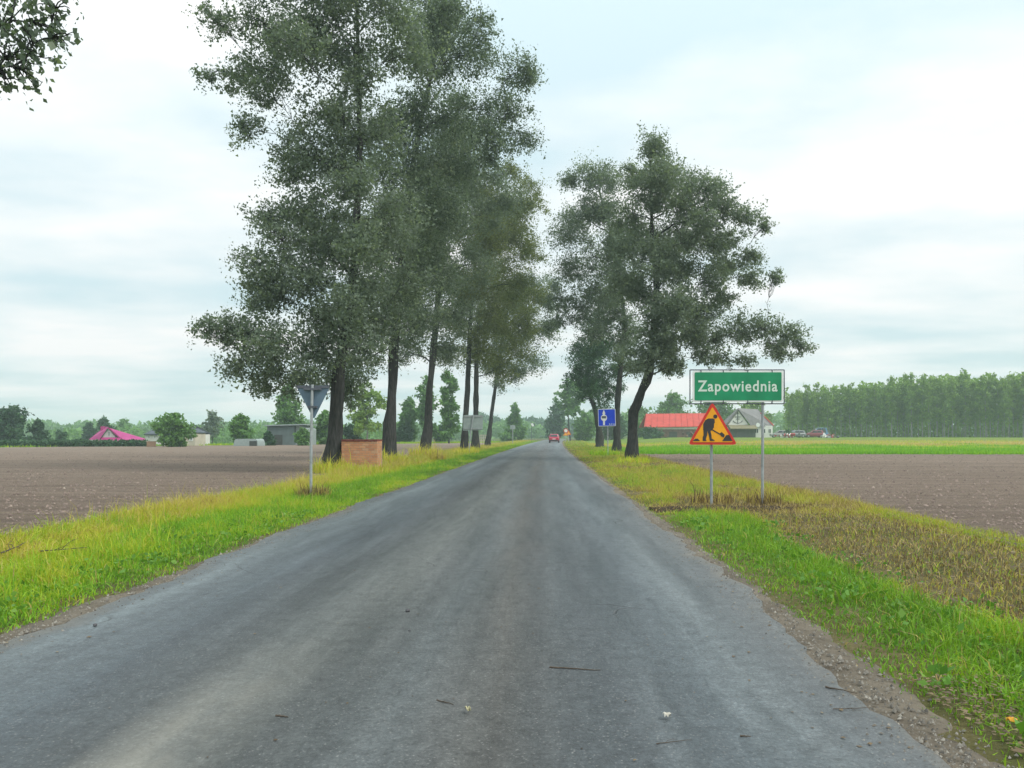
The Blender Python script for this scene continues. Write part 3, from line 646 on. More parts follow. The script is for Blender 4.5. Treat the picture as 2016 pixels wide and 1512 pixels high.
# tree beside the camera: its lowest limb hangs into view
d0 = 8.6
tb = Vector((-9.0, 9.6, GZ(-9.0, 9.6)))
bl = [(P(25, 40, d0) - tb, .42), (P(65, 80, d0) - tb, .34), (P(15, 110, d0) - tb, .33), (P(105, 60, d0 + .3) - tb, .26), (P(40, -60, d0) - tb, .5), (P(-60, 40, d0) - tb, .6), (P(-80, -80, d0 + 1) - tb, .8), (P(100, -50, d0) - tb, .3), (P(120, 75, d0) - tb, .2), (P(45, 135, d0) - tb, .26), (P(110, 15, d0) - tb, .26), (P(10, 155, d0) - tb, .22),
      (Vector((-.5, .5, 10)), 2.2), (Vector((1, -1, 12)), 2.4), (Vector((-1.5, 0, 13.5)), 2.2), (Vector((.5, 1.5, 15)), 2.0), (Vector((1.2, .2, 8.2)), 1.2)]
tm, c_ = tree_meshes('t', [(0, 0, -.1), (.1, 0, 3), (.2, -.1, 6), (.1, .1, 10), (0, 0, 15)], [.34, .28, .24, .16, .04], bl, 24000, .066, MAT['leaf_dark'], MAT['bark'], sub=16, spread=.62, droop=1.1)
plant_tree('roadside_tree', 'roadside tree of which only hanging leafy twigs enter the picture at the top corner', tb, tm, c_, ROW)

# ---- background trees: shape styles
def bg_tree(name, label, px, top, hw, d, style='round', mat='leaf_green', low=.25, n=1500, group=None, cat='tree', barkm='bark', leaf=None, gaps=False):
    x = X(px, d); z0 = GZ(x, d); zt = Z(top, d); h = max(zt - z0, 1.2); w = hw * d / F
    bl = []
    K = 22
    for k in range(K):
        t = (k + .5) / K
        if style == 'round': f = math.sin(math.pi * (0.12 + .8 * t)) ** .7
        elif style == 'cone': f = (1 - t) ** .75 * .95 + .12
        elif style == 'column': f = (.5 + .5 * math.sin(math.pi * (.2 + .7 * t))) * (1 if t < .8 else 1.6 - t * .75)
        else: f = 1 - .4 * t
        a = RNG.uniform(0, 6.28); q = w * f * RNG.uniform(.1, .62)
        r = max(w * f * RNG.uniform(.42, .62), w * .14)
        bl.append((Vector((q * math.cos(a), q * math.sin(a), h * (low + (1 - low) * t * .93))), r))
    tr = max(.05, h * .014)
    tp = [(0, 0, -.2), (RNG.normal(0, .02) * h, 0, h * .35), (RNG.normal(0, .03) * h, 0, h * .9)]
    lf = leaf or max(.2, d * .0030)
    tm, c_ = tree_meshes(name, tp, [tr, tr * .7, tr * .15], bl, n, lf, MAT[mat], MAT[barkm], sub=9 if not gaps else 6, spread=.5 if not gaps else .34, sides=5, tw=gaps, flare=False, dens=1.7)
    return plant_tree(name, label, (x, d, z0), tm, c_, group, cat)
BG = 'trees of the far hamlet'
bg_tree('broadleaf_tree', 'broad dark green tree at the outer end of the clipped hedge', 14, 797, 52, 104, 'round', 'leaf_deep', .1, 5200, BG)
bg_tree('broadleaf_tree', 'smaller dark tree beside the broad tree behind the hedge', 72, 822, 22, 108, 'round', 'leaf_deep', .05, 2600, BG)
bg_tree('broadleaf_tree', 'low rounded bush tree between hedge trees and the pink roofed house', 118, 848, 18, 118, 'round', 'leaf_deep', .05, 1500, BG)
bg_tree('broadleaf_tree', 'round topped tree rising behind the pink roof', 208, 821, 19, 150, 'round', 'leaf_deep', .15, 2200, BG)
bg_tree('broadleaf_tree', 'flat topped tree behind the chimney end of the pink roof', 178, 830, 16, 155, 'round', 'leaf_deep', .1, 1600, BG)
bg_tree('broadleaf_tree', 'hazy pale tree just past the gable of the pink roofed house', 243, 824, 15, 210, 'round', 'leaf_green', .1, 1500, BG)
bg_tree('broadleaf_tree', 'dense bushy tree covering the middle of the grey house', 340, 811, 34, 88, 'round', 'leaf_green', .02, 5200, BG)
bg_tree('broadleaf_tree', 'thin leaved airy tree behind the beige gable wall', 418, 806, 26, 150, 'round', 'leaf_dark', .35, 700, BG, gaps=True)
bg_tree('broadleaf_tree', 'compact round tree with a bare stem in the gap before the grey shed', 472, 815, 26, 98, 'round', 'leaf_green', .1, 3200, BG)
bg_tree('poplar_tree', 'bright green pointed tree rising behind the grey shed', 566, 748, 40, 118, 'cone', 'leaf_green', .18, 5200, BG)
bg_tree('broadleaf_tree', 'green bush tree at the roofless end of the grey shed', 640, 806, 26, 112, 'round', 'leaf_green', .02, 2600, BG)
bg_tree('birch_tree', 'loose pale green birch seen between the trunks above the brick block', 722, 752, 42, 112, 'column', 'leaf_birch', .2, 2600, BG, barkm='birch_bark', gaps=True)
bg_tree('broadleaf_tree', 'dark low bush at the field end behind the brick block', 690, 836, 22, 116, 'round', 'leaf_deep', .02, 1400, BG)
bg_tree('poplar_tree', 'tall slender bright green tree behind the scrubby trunk', 884, 722, 22, 128, 'column', 'leaf_green', .08, 3400, BG)
bg_tree('poplar_tree', 'tall green tree partly hidden by the scrubby trunk', 842, 735, 24, 136, 'column', 'leaf_green', .08, 3000, BG)
bg_tree('broadleaf_tree', 'middling green tree between the second and third roadside trunks', 808, 778, 26, 140, 'round', 'leaf_green', .05, 2600, BG)
bg_tree('broadleaf_tree', 'dark undergrowth tree at the field end under the tall slender tree', 795, 838, 24, 138, 'round', 'leaf_deep', .0, 1500, BG)
bg_tree('broadleaf_tree', 'dark undergrowth tree close to the scrubby trunk at the field end', 868, 838, 26, 140, 'round', 'leaf_deep', .0, 1700, BG)
bg_tree('broadleaf_tree', 'pointed green tree alone beside the far bend of the road', 1013, 789, 27, 190, 'cone', 'leaf_green', .02, 3400, BG)
bg_tree('broadleaf_tree', 'tree with a visible stem behind the orange warning sign', 1123, 745, 34, 178, 'round', 'leaf_green', .42, 2400, BG, gaps=True)
bg_tree('broadleaf_tree', 'dark green tree overhanging the far road behind the red car', 1094, 790, 26, 225, 'round', 'leaf_deep', .05, 2400, BG)
bg_tree('broadleaf_tree', 'bushy tree filling the gap next to the blue sign', 1152, 812, 28, 185, 'round', 'leaf_green', .02, 2400, BG)
bg_tree('broadleaf_tree', 'dark bushy tree behind the trunks by the blue sign', 1205, 806, 36, 190, 'round', 'leaf_deep', .02, 2600, BG)
bg_tree('broadleaf_tree', 'green tree behind the outer corner of the red barn', 1255, 800, 34, 200, 'round', 'leaf_green', .02, 2400, BG)
bg_tree('broadleaf_tree', 'broad green tree rising over the middle of the red barn', 1325, 770, 44, 200, 'round', 'leaf_green', .05, 3600, BG)
bg_tree('broadleaf_tree', 'green tree between the red barn and the white gabled house', 1405, 776, 44, 205, 'round', 'leaf_green', .05, 3200, BG)
bg_tree('broadleaf_tree', 'tree behind the grey house roof', 1480, 782, 42, 205, 'round', 'leaf_birch', .05, 3000, BG)
bg_tree('bush', 'low green bush hiding the open end of the grey shed', 596, 843, 15, 99, 'round', 'leaf_green', .0, 1200, None, 'bush')
bg_tree('bush', 'small green bush at the near corner of the grey shed', 529, 850, 12, 99, 'round', 'leaf_deep', .0, 900, None, 'bush')
bg_tree('bush', 'scrubby bush between the white car and the silver car', 1551, 850, 9, 152, 'round', 'leaf_deep', .0, 500, None, 'bush')
bg_tree('bush', 'rounded dark bush against the outer end of the red barn', 1284, 843, 24, 160, 'round', 'leaf_deep', .0, 1400, None, 'bush')

# birch grove
variants = []
for k in range(6):
    h = 14.0; bl = []
    for q in range(15):
        t = (q + .5) / 15; f = (1.0 * math.sin(math.pi * (.15 + .72 * t)) ** .7)
        a = RNG.uniform(0, 6.28); bl.append((Vector((1.4 * f * RNG.uniform(.1, .8) * math.cos(a), 1.4 * f * RNG.uniform(.1, .8) * math.sin(a), h * (.26 + .72 * t))), 1.15 * max(f, .45) * RNG.uniform(.7, 1.1)))
    variants.append(tree_meshes('birch', [(0, 0, -.3), (RNG.normal(0, .12), 0, h * .4), (RNG.normal(0, .3), 0, h * .97)], [.11, .075, .02], bl, 2600, .30, MAT['leaf_birch'], MAT['birch_bark'], sub=7, spread=.5, sides=5, tw=False, flare=False, droop=.8))
def copse(px, py, d, k, label, group, s=None):
    x = X(px, d); z0 = GZ(x, d); zt = Z(py, d)
    e_ = empty('birch_tree', (x, d, z0), RNG.uniform(0, 6.28)); sc_ = (zt - z0) / 14.0; e_.scale = (sc_ * RNG.uniform(.8, 1.15), sc_ * RNG.uniform(.8, 1.15), sc_)
    tag(e_, label, 'tree', group); link('trunk', variants[k][0], e_); link('crown', variants[k][1], e_)
GR = 'birch trees of the grove edge'; GL = 'slender birch with a pale stem at the edge of the grove beyond the meadow'
for i in range(84):
    px = 1556 + i * 6.1 + RNG.uniform(-4, 4); dd = 183 - 26 * (px - 1556) / 500 + RNG.uniform(0, 5)
    top = 770 - 28 * min(1, (px - 1556) / 330) + RNG.normal(0, 6) - (8 if RNG.random() > .85 else 0)
    copse(px, top, dd, i % 6, GL, GR)
# the mass of the wood behind its edge
def leaf_mass(name, label, C, size, mat, tint=None):
    V, Q = leaf_quads(C, size, .2)
    t = RNG.beta(2, 2.5, len(C)) if tint is None else tint
    return tag(link(name, mk(name, V, [Q], MAT[mat], tint=t)), label, kind='stuff')
n = 30000; px = RNG.uniform(1545, 2130, n); d = 178 - 26 * (px - 1556) / 500 + 8 + 26 * RNG.random(n)
tp_ = 774 - 30 * np.clip((px - 1556) / 330, 0, 1) + 12 * (vnoise(px * .09, px * 0 + 3) - .5) * 2
zt = H + (CY - tp_) * d / F; x = (px - CX) * d / F; z0 = gz(x, d)
leaf_mass('birch_wood', 'green depth of the birch wood behind its front row', np.stack([x, d, z0 + .1 + (zt - z0 - .1) * RNG.random(n) ** 1.1], -1), .6, 'leaf_birch', RNG.beta(2, 3, n) * .8)
def treeline(label, pxa, pxb, d0_, d1, top, amp, n, size, mat, seed):
    px = RNG.uniform(pxa, pxb, n); d = RNG.uniform(d0_, d1, n); x = (px - CX) * d / F; z0 = gz(x, d)
    tp_ = top + amp * (vnoise(px * .035 + seed, px * 0 + seed) + .5 * vnoise(px * .12 + seed, px * 0) - .75) * 2
    zt = H + (CY - tp_) * d / F
    leaf_mass('treeline', label, np.stack([x, d, z0 + np.maximum(zt - z0, 1) * RNG.random(n) ** .7], -1), size, mat)
treeline('far hazy wood along the horizon behind the hamlet', -160, 1110, 330, 390, 834, 7, 26000, 1.5, 'leaf_green', 3)
treeline('blue green farther wood closing the end of the road', 940, 1240, 420, 470, 826, 9, 9000, 1.8, 'leaf_deep', 8)
treeline('farthest wood behind the barn and the grove', 1150, 2200, 330, 400, 815, 9, 14000, 1.6, 'leaf_green', 5)
treeline('low hazy scrub behind the grey house and the shed', 100, 760, 190, 215, 846, 6, 9000, .8, 'leaf_green', 6)

# hedge
hd = 92; n = 9000
px = RNG.uniform(-90, 291, n); d = hd + RNG.uniform(-.6, .8, n) - (300 - px) * .016
x = (px - CX) * d / F
ztop = H + (CY - (867.5 + (vnoise(px * .1, px * 0) - .5) * 1.6)) * d / F
V, Q = leaf_quads(np.stack([x, d, gz(x, d) + (ztop - gz(x, d)) * RNG.random(n)], -1), .22, 0)
hx0 = X(100, hd)
e_ = tag(empty('clipped_hedge', (hx0, hd, GZ(hx0, hd))), 'long low dark green hedge in front of the pink roofed house', 'hedge')
V = V - np.array([hx0, hd, GZ(hx0, hd)]); link('foliage', mk('foliage', V, [Q], MAT['leaf_deep'], tint=RNG.beta(2, 2.5, n)), e_)

# ------------------------------------------------------------------ hamlet buildings
MAT['roof_pink'] = plain('roof_pink', (.36, .03, .17), .7, .15, 2)
MAT['roof_red'] = plain('roof_red', (.45, .050, .040), .7, .15, 1.2)
MAT['roof_grey'] = plain('roof_grey', (.17, .165, .17), .8, .2, 1.5)
MAT['roof_slate'] = plain('roof_slate', (.06, .075, .09), .7, .2, 1.5)
MAT['wall_white'] = plain('wall_white', (.66, .66, .63), .85, .1, 1.2)
MAT['wall_beige'] = plain('wall_beige', (.52, .47, .38), .85, .12, 1.2)
MAT['wall_dark'] = plain('wall_dark', (.05, .055, .05), .9, .3, 2)
MAT['wall_brown'] = plain('wall_brown', (.15, .085, .075), .9, .35, 1.5)
MAT['wood_olive'] = plain('wood_olive', (.18, .16, .09), .9, .2, 2)
MAT['pane'] = MAT['glass_dark']
def gable_x(mb, x0, x1, y0, y1, ze, zr, m=0):      # solid, ridge along x
    mb.prism_x([(y0, ze), (y1, ze), ((y0 + y1) / 2, zr)], x0, x1, m)
def roof_slabs_x(mb, x0, x1, y0, y1, ze, zr, th=.18, ov=.4, hip=0.0, m=0):
    ym = (y0 + y1) / 2; s = (zr - ze) / (ym - y0)
    for sgn in (-1, 1):
        ye = ym + sgn * (ym - y0 + ov); zl = ze - s * ov
        a = [(x0 - ov, ye, zl), (x1 + ov, ye, zl), (x1 + ov - hip, ym, zr), (x0 - ov + hip, ym, zr)]
        b = [(x, y, z + th) for x, y, z in a]
        mb.add(a + b, [(0, 1, 2, 3), (7, 6, 5, 4), (0, 4, 5, 1), (1, 5, 6, 2), (2, 6, 7, 3), (3, 7, 4, 0)], m)
def part(parent, name, mat, fn, bevel=0):
    mb = MB(); fn(mb); return mb.build(name, mat, parent, bevel=bevel)
def window(parent, x0, x1, z0, z1, y, facing=-1, mat='white_sheet'):
    w = part(parent, 'window', MAT[mat], lambda b: [b.box(x0, x1, y - .06, y, z0, z0 + .08), b.box(x0, x1, y - .06, y, z1 - .08, z1), b.box(x0, x0 + .08, y - .06, y, z0 + .08, z1 - .08), b.box(x1 - .08, x1, y - .06, y, z0 + .08, z1 - .08), b.box((x0 + x1) / 2 - .03, (x0 + x1) / 2 + .03, y - .06, y, z0 + .08, z1 - .08)])
    part(w, 'pane', MAT['pane'], lambda b: b.box(x0 + .06, x1 - .06, y - .03, y - .004, z0 + .06, z1 - .06))
    return w
# pink roofed house: gable end towards the field, pent roof below the gable
d = 112; s = d / F; bx = X(203, d); bz = GZ(bx, d)
h = tag(empty('pink_roofed_house', (bx, d, bz)), 'low white house with a magenta pink roof behind the hedge', 'house')
ex = lambda px: (px - 203) * s; ez = lambda py: Z(py, d) - bz
zr, ze = ez(842.5), ez(866)
part(h, 'wall', MAT['wall_white'], lambda b: b.box(ex(168), ex(236), .3, 7, 0, ze))
part(h, 'gable', MAT['wall_white'], lambda b: b.prism([(ex(194), ze), (ex(228), ze), (ex(211), zr - .15)], .4, 1.0))
def pr(b):
    # main slope seen on the near side, falling to the eave; two planes meeting at the ridge
    a = [(ex(165), 1.2, ze - .1), (ex(196), -.25, ze - .1), (ex(211), .15, zr), (ex(186), 2.6, zr + .05)]
    b.add(a + [(x, y + .1, z + .16) for x, y, z in a], [(0, 1, 2, 3), (7, 6, 5, 4), (0, 4, 5, 1), (1, 5, 6, 2), (2, 6, 7, 3), (3, 7, 4, 0)])
    a = [(ex(211), .15, zr), (ex(241), 0.1, ze - .15), (ex(244), 6.8, ze - .15), (ex(186), 2.6, zr + .05)]
    b.add(a + [(x + .05, y, z + .16) for x, y, z in a], [(0, 1, 2, 3), (7, 6, 5, 4), (0, 4, 5, 1), (1, 5, 6, 2), (2, 6, 7, 3), (3, 7, 4, 0)])
rf = part(h, 'roof', MAT['roof_pink'], pr)
part(rf, 'chimney', MAT['roof_pink'], lambda b: b.box(ex(184), ex(189), 1.8, 2.3, zr - .5, zr + .25))
part(h, 'pent_roof', MAT['roof_pink'], lambda b: b.prism_x([(-.55, ez(868.5)), (.35, ez(861)), (.35, ez(863)), (-.55, ez(869.5))], ex(196), ex(238)))
window(h, ex(208.5), ex(214.5), ez(859), ez(849), .4)
# grey house half hidden by the bushy tree
d = 100; s = d / F; bx = X(335, d); bz = GZ(bx, d)
h = tag(empty('grey_roofed_house', (bx, d, bz)), 'white house with a dark slate roof half hidden by the bushy tree', 'house')
ex = lambda px: (px - 335) * s; ez = lambda py: Z(py, d) - bz
part(h, 'wall', MAT['wall_white'], lambda b: b.box(ex(281), ex(374), .6, 6, -.5, ez(855)))
part(h, 'roof', MAT['roof_slate'], lambda b: roof_slabs_x(b, ex(284), ex(372), .6, 6, ez(855), ez(838.5), .15, .25, .9))
part(h, 'gable_wing', MAT['wall_beige'], lambda b: b.prism([(ex(366), -.5), (ex(388), -.5), (ex(388), ez(852)), (ex(374), ez(845)), (ex(366), ez(850))], -.6, 2.5))
part(h, 'wing_roof', MAT['roof_slate'], lambda b: b.prism([(ex(372), ez(844.8)), (ex(389.5), ez(853)), (ex(389.5), ez(851.3)), (ex(372), ez(843))], -.75, 2.7))
for a_, b_ in ((286, 291), (298, 303)): window(h, ex(a_), ex(b_), ez(864), ez(857), .6)
window(h, ex(377), ex(384), ez(868), ez(860), -.6)
# gate pillar
d = 90; bx = X(298, d); bz = GZ(bx, d)
g = tag(empty('gate_wall', (bx, d, bz)), 'short orange brown wall closing the end of the clipped hedge', 'wall')
part(g, 'panel', plain('rendered_tan', (.40, .25, .16), .9, .15, 2), lambda b: b.box(-.48, .48, -.1, .1, -.1, Z(869, d) - bz))
part(g, 'coping', MAT['wall_beige'], lambda b: b.box(-.55, .55, -.15, .15, Z(869, d) - bz, Z(868, d) - bz))
# grey shed with a pale roof edge
d = 104; s = d / F; bx = X(560, d); bz = GZ(bx, d)
h = tag(empty('grey_shed', (bx, d, bz)), 'long grey shed with a pale flat roof edge under the pointed tree', 'shed')
ex = lambda px: (px - 560) * s; ez = lambda py: Z(py, d) - bz
part(h, 'wall', plain('shed_grey', (.11, .145, .145), .9, .2, 1.2), lambda b: b.box(ex(526), ex(580), 0, 5, -.3, ez(839)))
part(h, 'end_wall', MAT['sign_back_light'], lambda b: b.prism([(ex(580.5), -.3), (ex(602), -.3), (ex(602), ez(845)), (ex(592), ez(838)), (ex(580.5), ez(838))], .4, 4.8))
part(h, 'roof', MAT['sign_back_light'], lambda b: b.prism([(ex(523), ez(838.9)), (ex(602), ez(836.8)), (ex(602), ez(834.6)), (ex(523), ez(836.6))], -.35, 5.3))
part(h, 'door', MAT['wall_dark'], lambda b: b.box(ex(540), ex(556), -.06, -.004, -.2, ez(856)))
# pale low greenhouse / cold frames
d = 96; bx = X(490, d); bz = GZ(bx, d)
g = tag(empty('low_greenhouse', (bx, d, bz)), 'low pale plastic greenhouse beside the compact round tree', 'greenhouse')
w2 = 24 * d / F; zt = Z(864, d) - bz
part(g, 'cover', MAT['sign_back_light'], lambda b: b.prism([(-w2, -.05)] + [(-w2 + .3 * (1 - math.cos(a)), zt * math.sin(a)) for a in np.linspace(.3, 1.57, 4)] + [(w2 - .3 * (1 - math.cos(a)), zt * math.sin(a)) for a in np.linspace(1.57, .3, 4)] + [(w2, -.05)], -1, 1.4))
part(g, 'door', MAT['wall_dark'], lambda b: b.box(w2 * .3, w2 * .9, -1.05, -1.004, 0, zt * .7))

# red barn
d = 165; s = d / F; bx = X(1335, d); bz = GZ(bx, d)
h = tag(empty('red_roofed_barn', (bx, d, bz)), 'long low barn with a bright red metal roof beyond the meadow', 'barn')
ex = lambda px: (px - 1335) * s; ez = lambda py: Z(py, d) - bz
part(h, 'wall', MAT['wall_brown'], lambda b: b.box(ex(1276), ex(1420), .6, 8, -.3, ez(842)))
part(h, 'eave_band', MAT['wall_white'], lambda b: b.box(ex(1292), ex(1420), .5, .6, ez(845), ez(841.5)))
def barn_roof(b):
    a = [(ex(1268), 0, ez(841.5)), (ex(1424), 0, ez(839)), (ex(1420), 4.3, ez(813.5)), (ex(1277), 4.3, ez(815))]
    b.add(a + [(x, y + .1, z + .15) for x, y, z in a], [(0, 1, 2, 3), (7, 6, 5, 4), (0, 4, 5, 1), (1, 5, 6, 2), (2, 6, 7, 3), (3, 7, 4, 0)])
    a = [(ex(1268), 8.6, ez(841.5)), (ex(1424), 8.6, ez(839)), (ex(1420), 4.45, ez(813.5)), (ex(1277), 4.45, ez(815))]
    b.add(a + [(x, y + .1, z + .15) for x, y, z in a], [(0, 1, 2, 3), (7, 6, 5, 4), (0, 4, 5, 1), (1, 5, 6, 2), (2, 6, 7, 3), (3, 7, 4, 0)])
rf = part(h, 'roof', MAT['roof_red'], barn_roof)
for k in range(13):
    xx0 = ex(1270 + k * 12); xx1 = ex(1278 + k * 11.7)
    part(rf, 'roof_seam', MAT['roof_red'], lambda b: b.tube([(xx0, .02, ez(841.3 - .016 * k * 12) + .16), (xx1, 4.3, ez(815 - .01 * k * 12) + .17)], .05, 4))
for a_, b_ in ((1318, 1334), (1352, 1372), (1384, 1398)):
    part(h, 'door', MAT['wall_dark'], lambda b: b.box(ex(a_), ex(b_), .54, .597, -.2, ez(850)))
# white gabled house
d = 162; s = d / F; bx = X(1478, d); bz = GZ(bx, d)
h = tag(empty('white_gabled_house', (bx, d, bz)), 'house with a steep grey roof and a white gable bearing a dark anchor emblem', 'house')
ex = lambda px: (px - 1478) * s; ez = lambda py: Z(py, d) - bz
part(h, 'wall', MAT['wall_white'], lambda b: b.box(ex(1436), ex(1524), 1.0, 9, -.3, ez(838)))
part(h, 'gable', MAT['wall_white'], lambda b: b.prism([(ex(1432), ez(837)), (ex(1474), ez(836)), (ex(1453), ez(807))], .3, 1.2))
def hr(b):
    a = [(ex(1453), -.1, ez(805)), (ex(1479), -.1, ez(839)), (ex(1527), 1.6, ez(840.5)), (ex(1501), 3.5, ez(806))]
    b.add(a + [(x + .05, y + .15, z + .15) for x, y, z in a], [(0, 1, 2, 3), (7, 6, 5, 4), (0, 4, 5, 1), (1, 5, 6, 2), (2, 6, 7, 3), (3, 7, 4, 0)])
    a = [(ex(1453), -.1, ez(805)), (ex(1427), -.1, ez(839)), (ex(1431), 8, ez(840)), (ex(1501), 3.5, ez(806))]
    b.add(a + [(x - .05, y + .15, z + .15) for x, y, z in a], [(3, 2, 1, 0), (4, 5, 6, 7), (1, 5, 4, 0), (2, 6, 5, 1), (3, 7, 6, 2), (0, 4, 7, 3)])
    a = [(ex(1501), 3.5, ez(806)), (ex(1527), 1.6, ez(840.5)), (ex(1532), 8, ez(840)), (ex(1506), 5, ez(812))]
    b.add(a + [(x + .1, y, z + .15) for x, y, z in a], [(0, 1, 2, 3), (7, 6, 5, 4), (0, 4, 5, 1), (1, 5, 6, 2), (2, 6, 7, 3), (3, 7, 4, 0)])
rf = part(h, 'roof', MAT['roof_grey'], hr)
part(rf, 'verge_board', MAT['roof_red'], lambda b: b.tube([(ex(1505), 2.9, ez(812)), (ex(1527.5), 1.45, ez(838))], .11, 4))
part(h, 'porch', MAT['wall_dark'], lambda b: b.box(ex(1436), ex(1484), -1.4, .28, -.3, ez(842)))
part(h, 'porch_roof', MAT['wood_olive'], lambda b: b.prism_x([(-1.9, ez(843.5)), (.29, ez(836.5)), (.29, ez(838)), (-1.9, ez(845))], ex(1434), ex(1487)))
def anchor(b):
    cx_ = ex(1453); y0, y1 = .22, .29
    b.box(cx_ - .07, cx_ + .07, y0, y1, ez(834), ez(815))
    b.box(cx_ - .55, cx_ + .55, y0 - .003, y1, ez(821.6), ez(820.2)); b.box(cx_ - .38, cx_ + .38, y0 - .003, y1, ez(825.6), ez(824.3))
    for k in range(8):
        a0, a1 = math.pi * (1.08 + .84 * k / 8), math.pi * (1.08 + .84 * (k + 1) / 8); R, q = 1.05, .16
        zc = ez(826.5)
        b.prism([(cx_ + R * math.cos(a0), zc + R * .72 * math.sin(a0)), (cx_ + R * math.cos(a1), zc + R * .72 * math.sin(a1)), (cx_ + (R - q) * math.cos(a1), zc + (R - q) * .72 * math.sin(a1)), (cx_ + (R - q) * math.cos(a0), zc + (R - q) * .72 * math.sin(a0))], y0, y1)
    b.prism([(cx_ + .16 * math.cos(a), ez(813.6) + .16 * math.sin(a)) for a in np.linspace(0, 6.283, 9)[:-1]], y0, y1)
part(h, 'anchor_emblem', MAT['wall_dark'], anchor)
sd_ = part(h, 'satellite_dish', MAT['white_sheet'], lambda b: b.prism([(ex(1491) + .42 * math.cos(a), ez(836.8) + .46 * math.sin(a)) for a in np.linspace(0, 6.283, 13)[:-1]], -.5, -.44))
part(sd_, 'bracket', MAT['dark_metal'], lambda b: b.tube([(ex(1491), -.44, ez(837)), (ex(1491), 1.02, ez(839))], .05, 5))
for a_, b_ in ((1488, 1496), (1502, 1510), (1515, 1521)): window(h, ex(a_), ex(b_), ez(853), ez(844), 1.0)

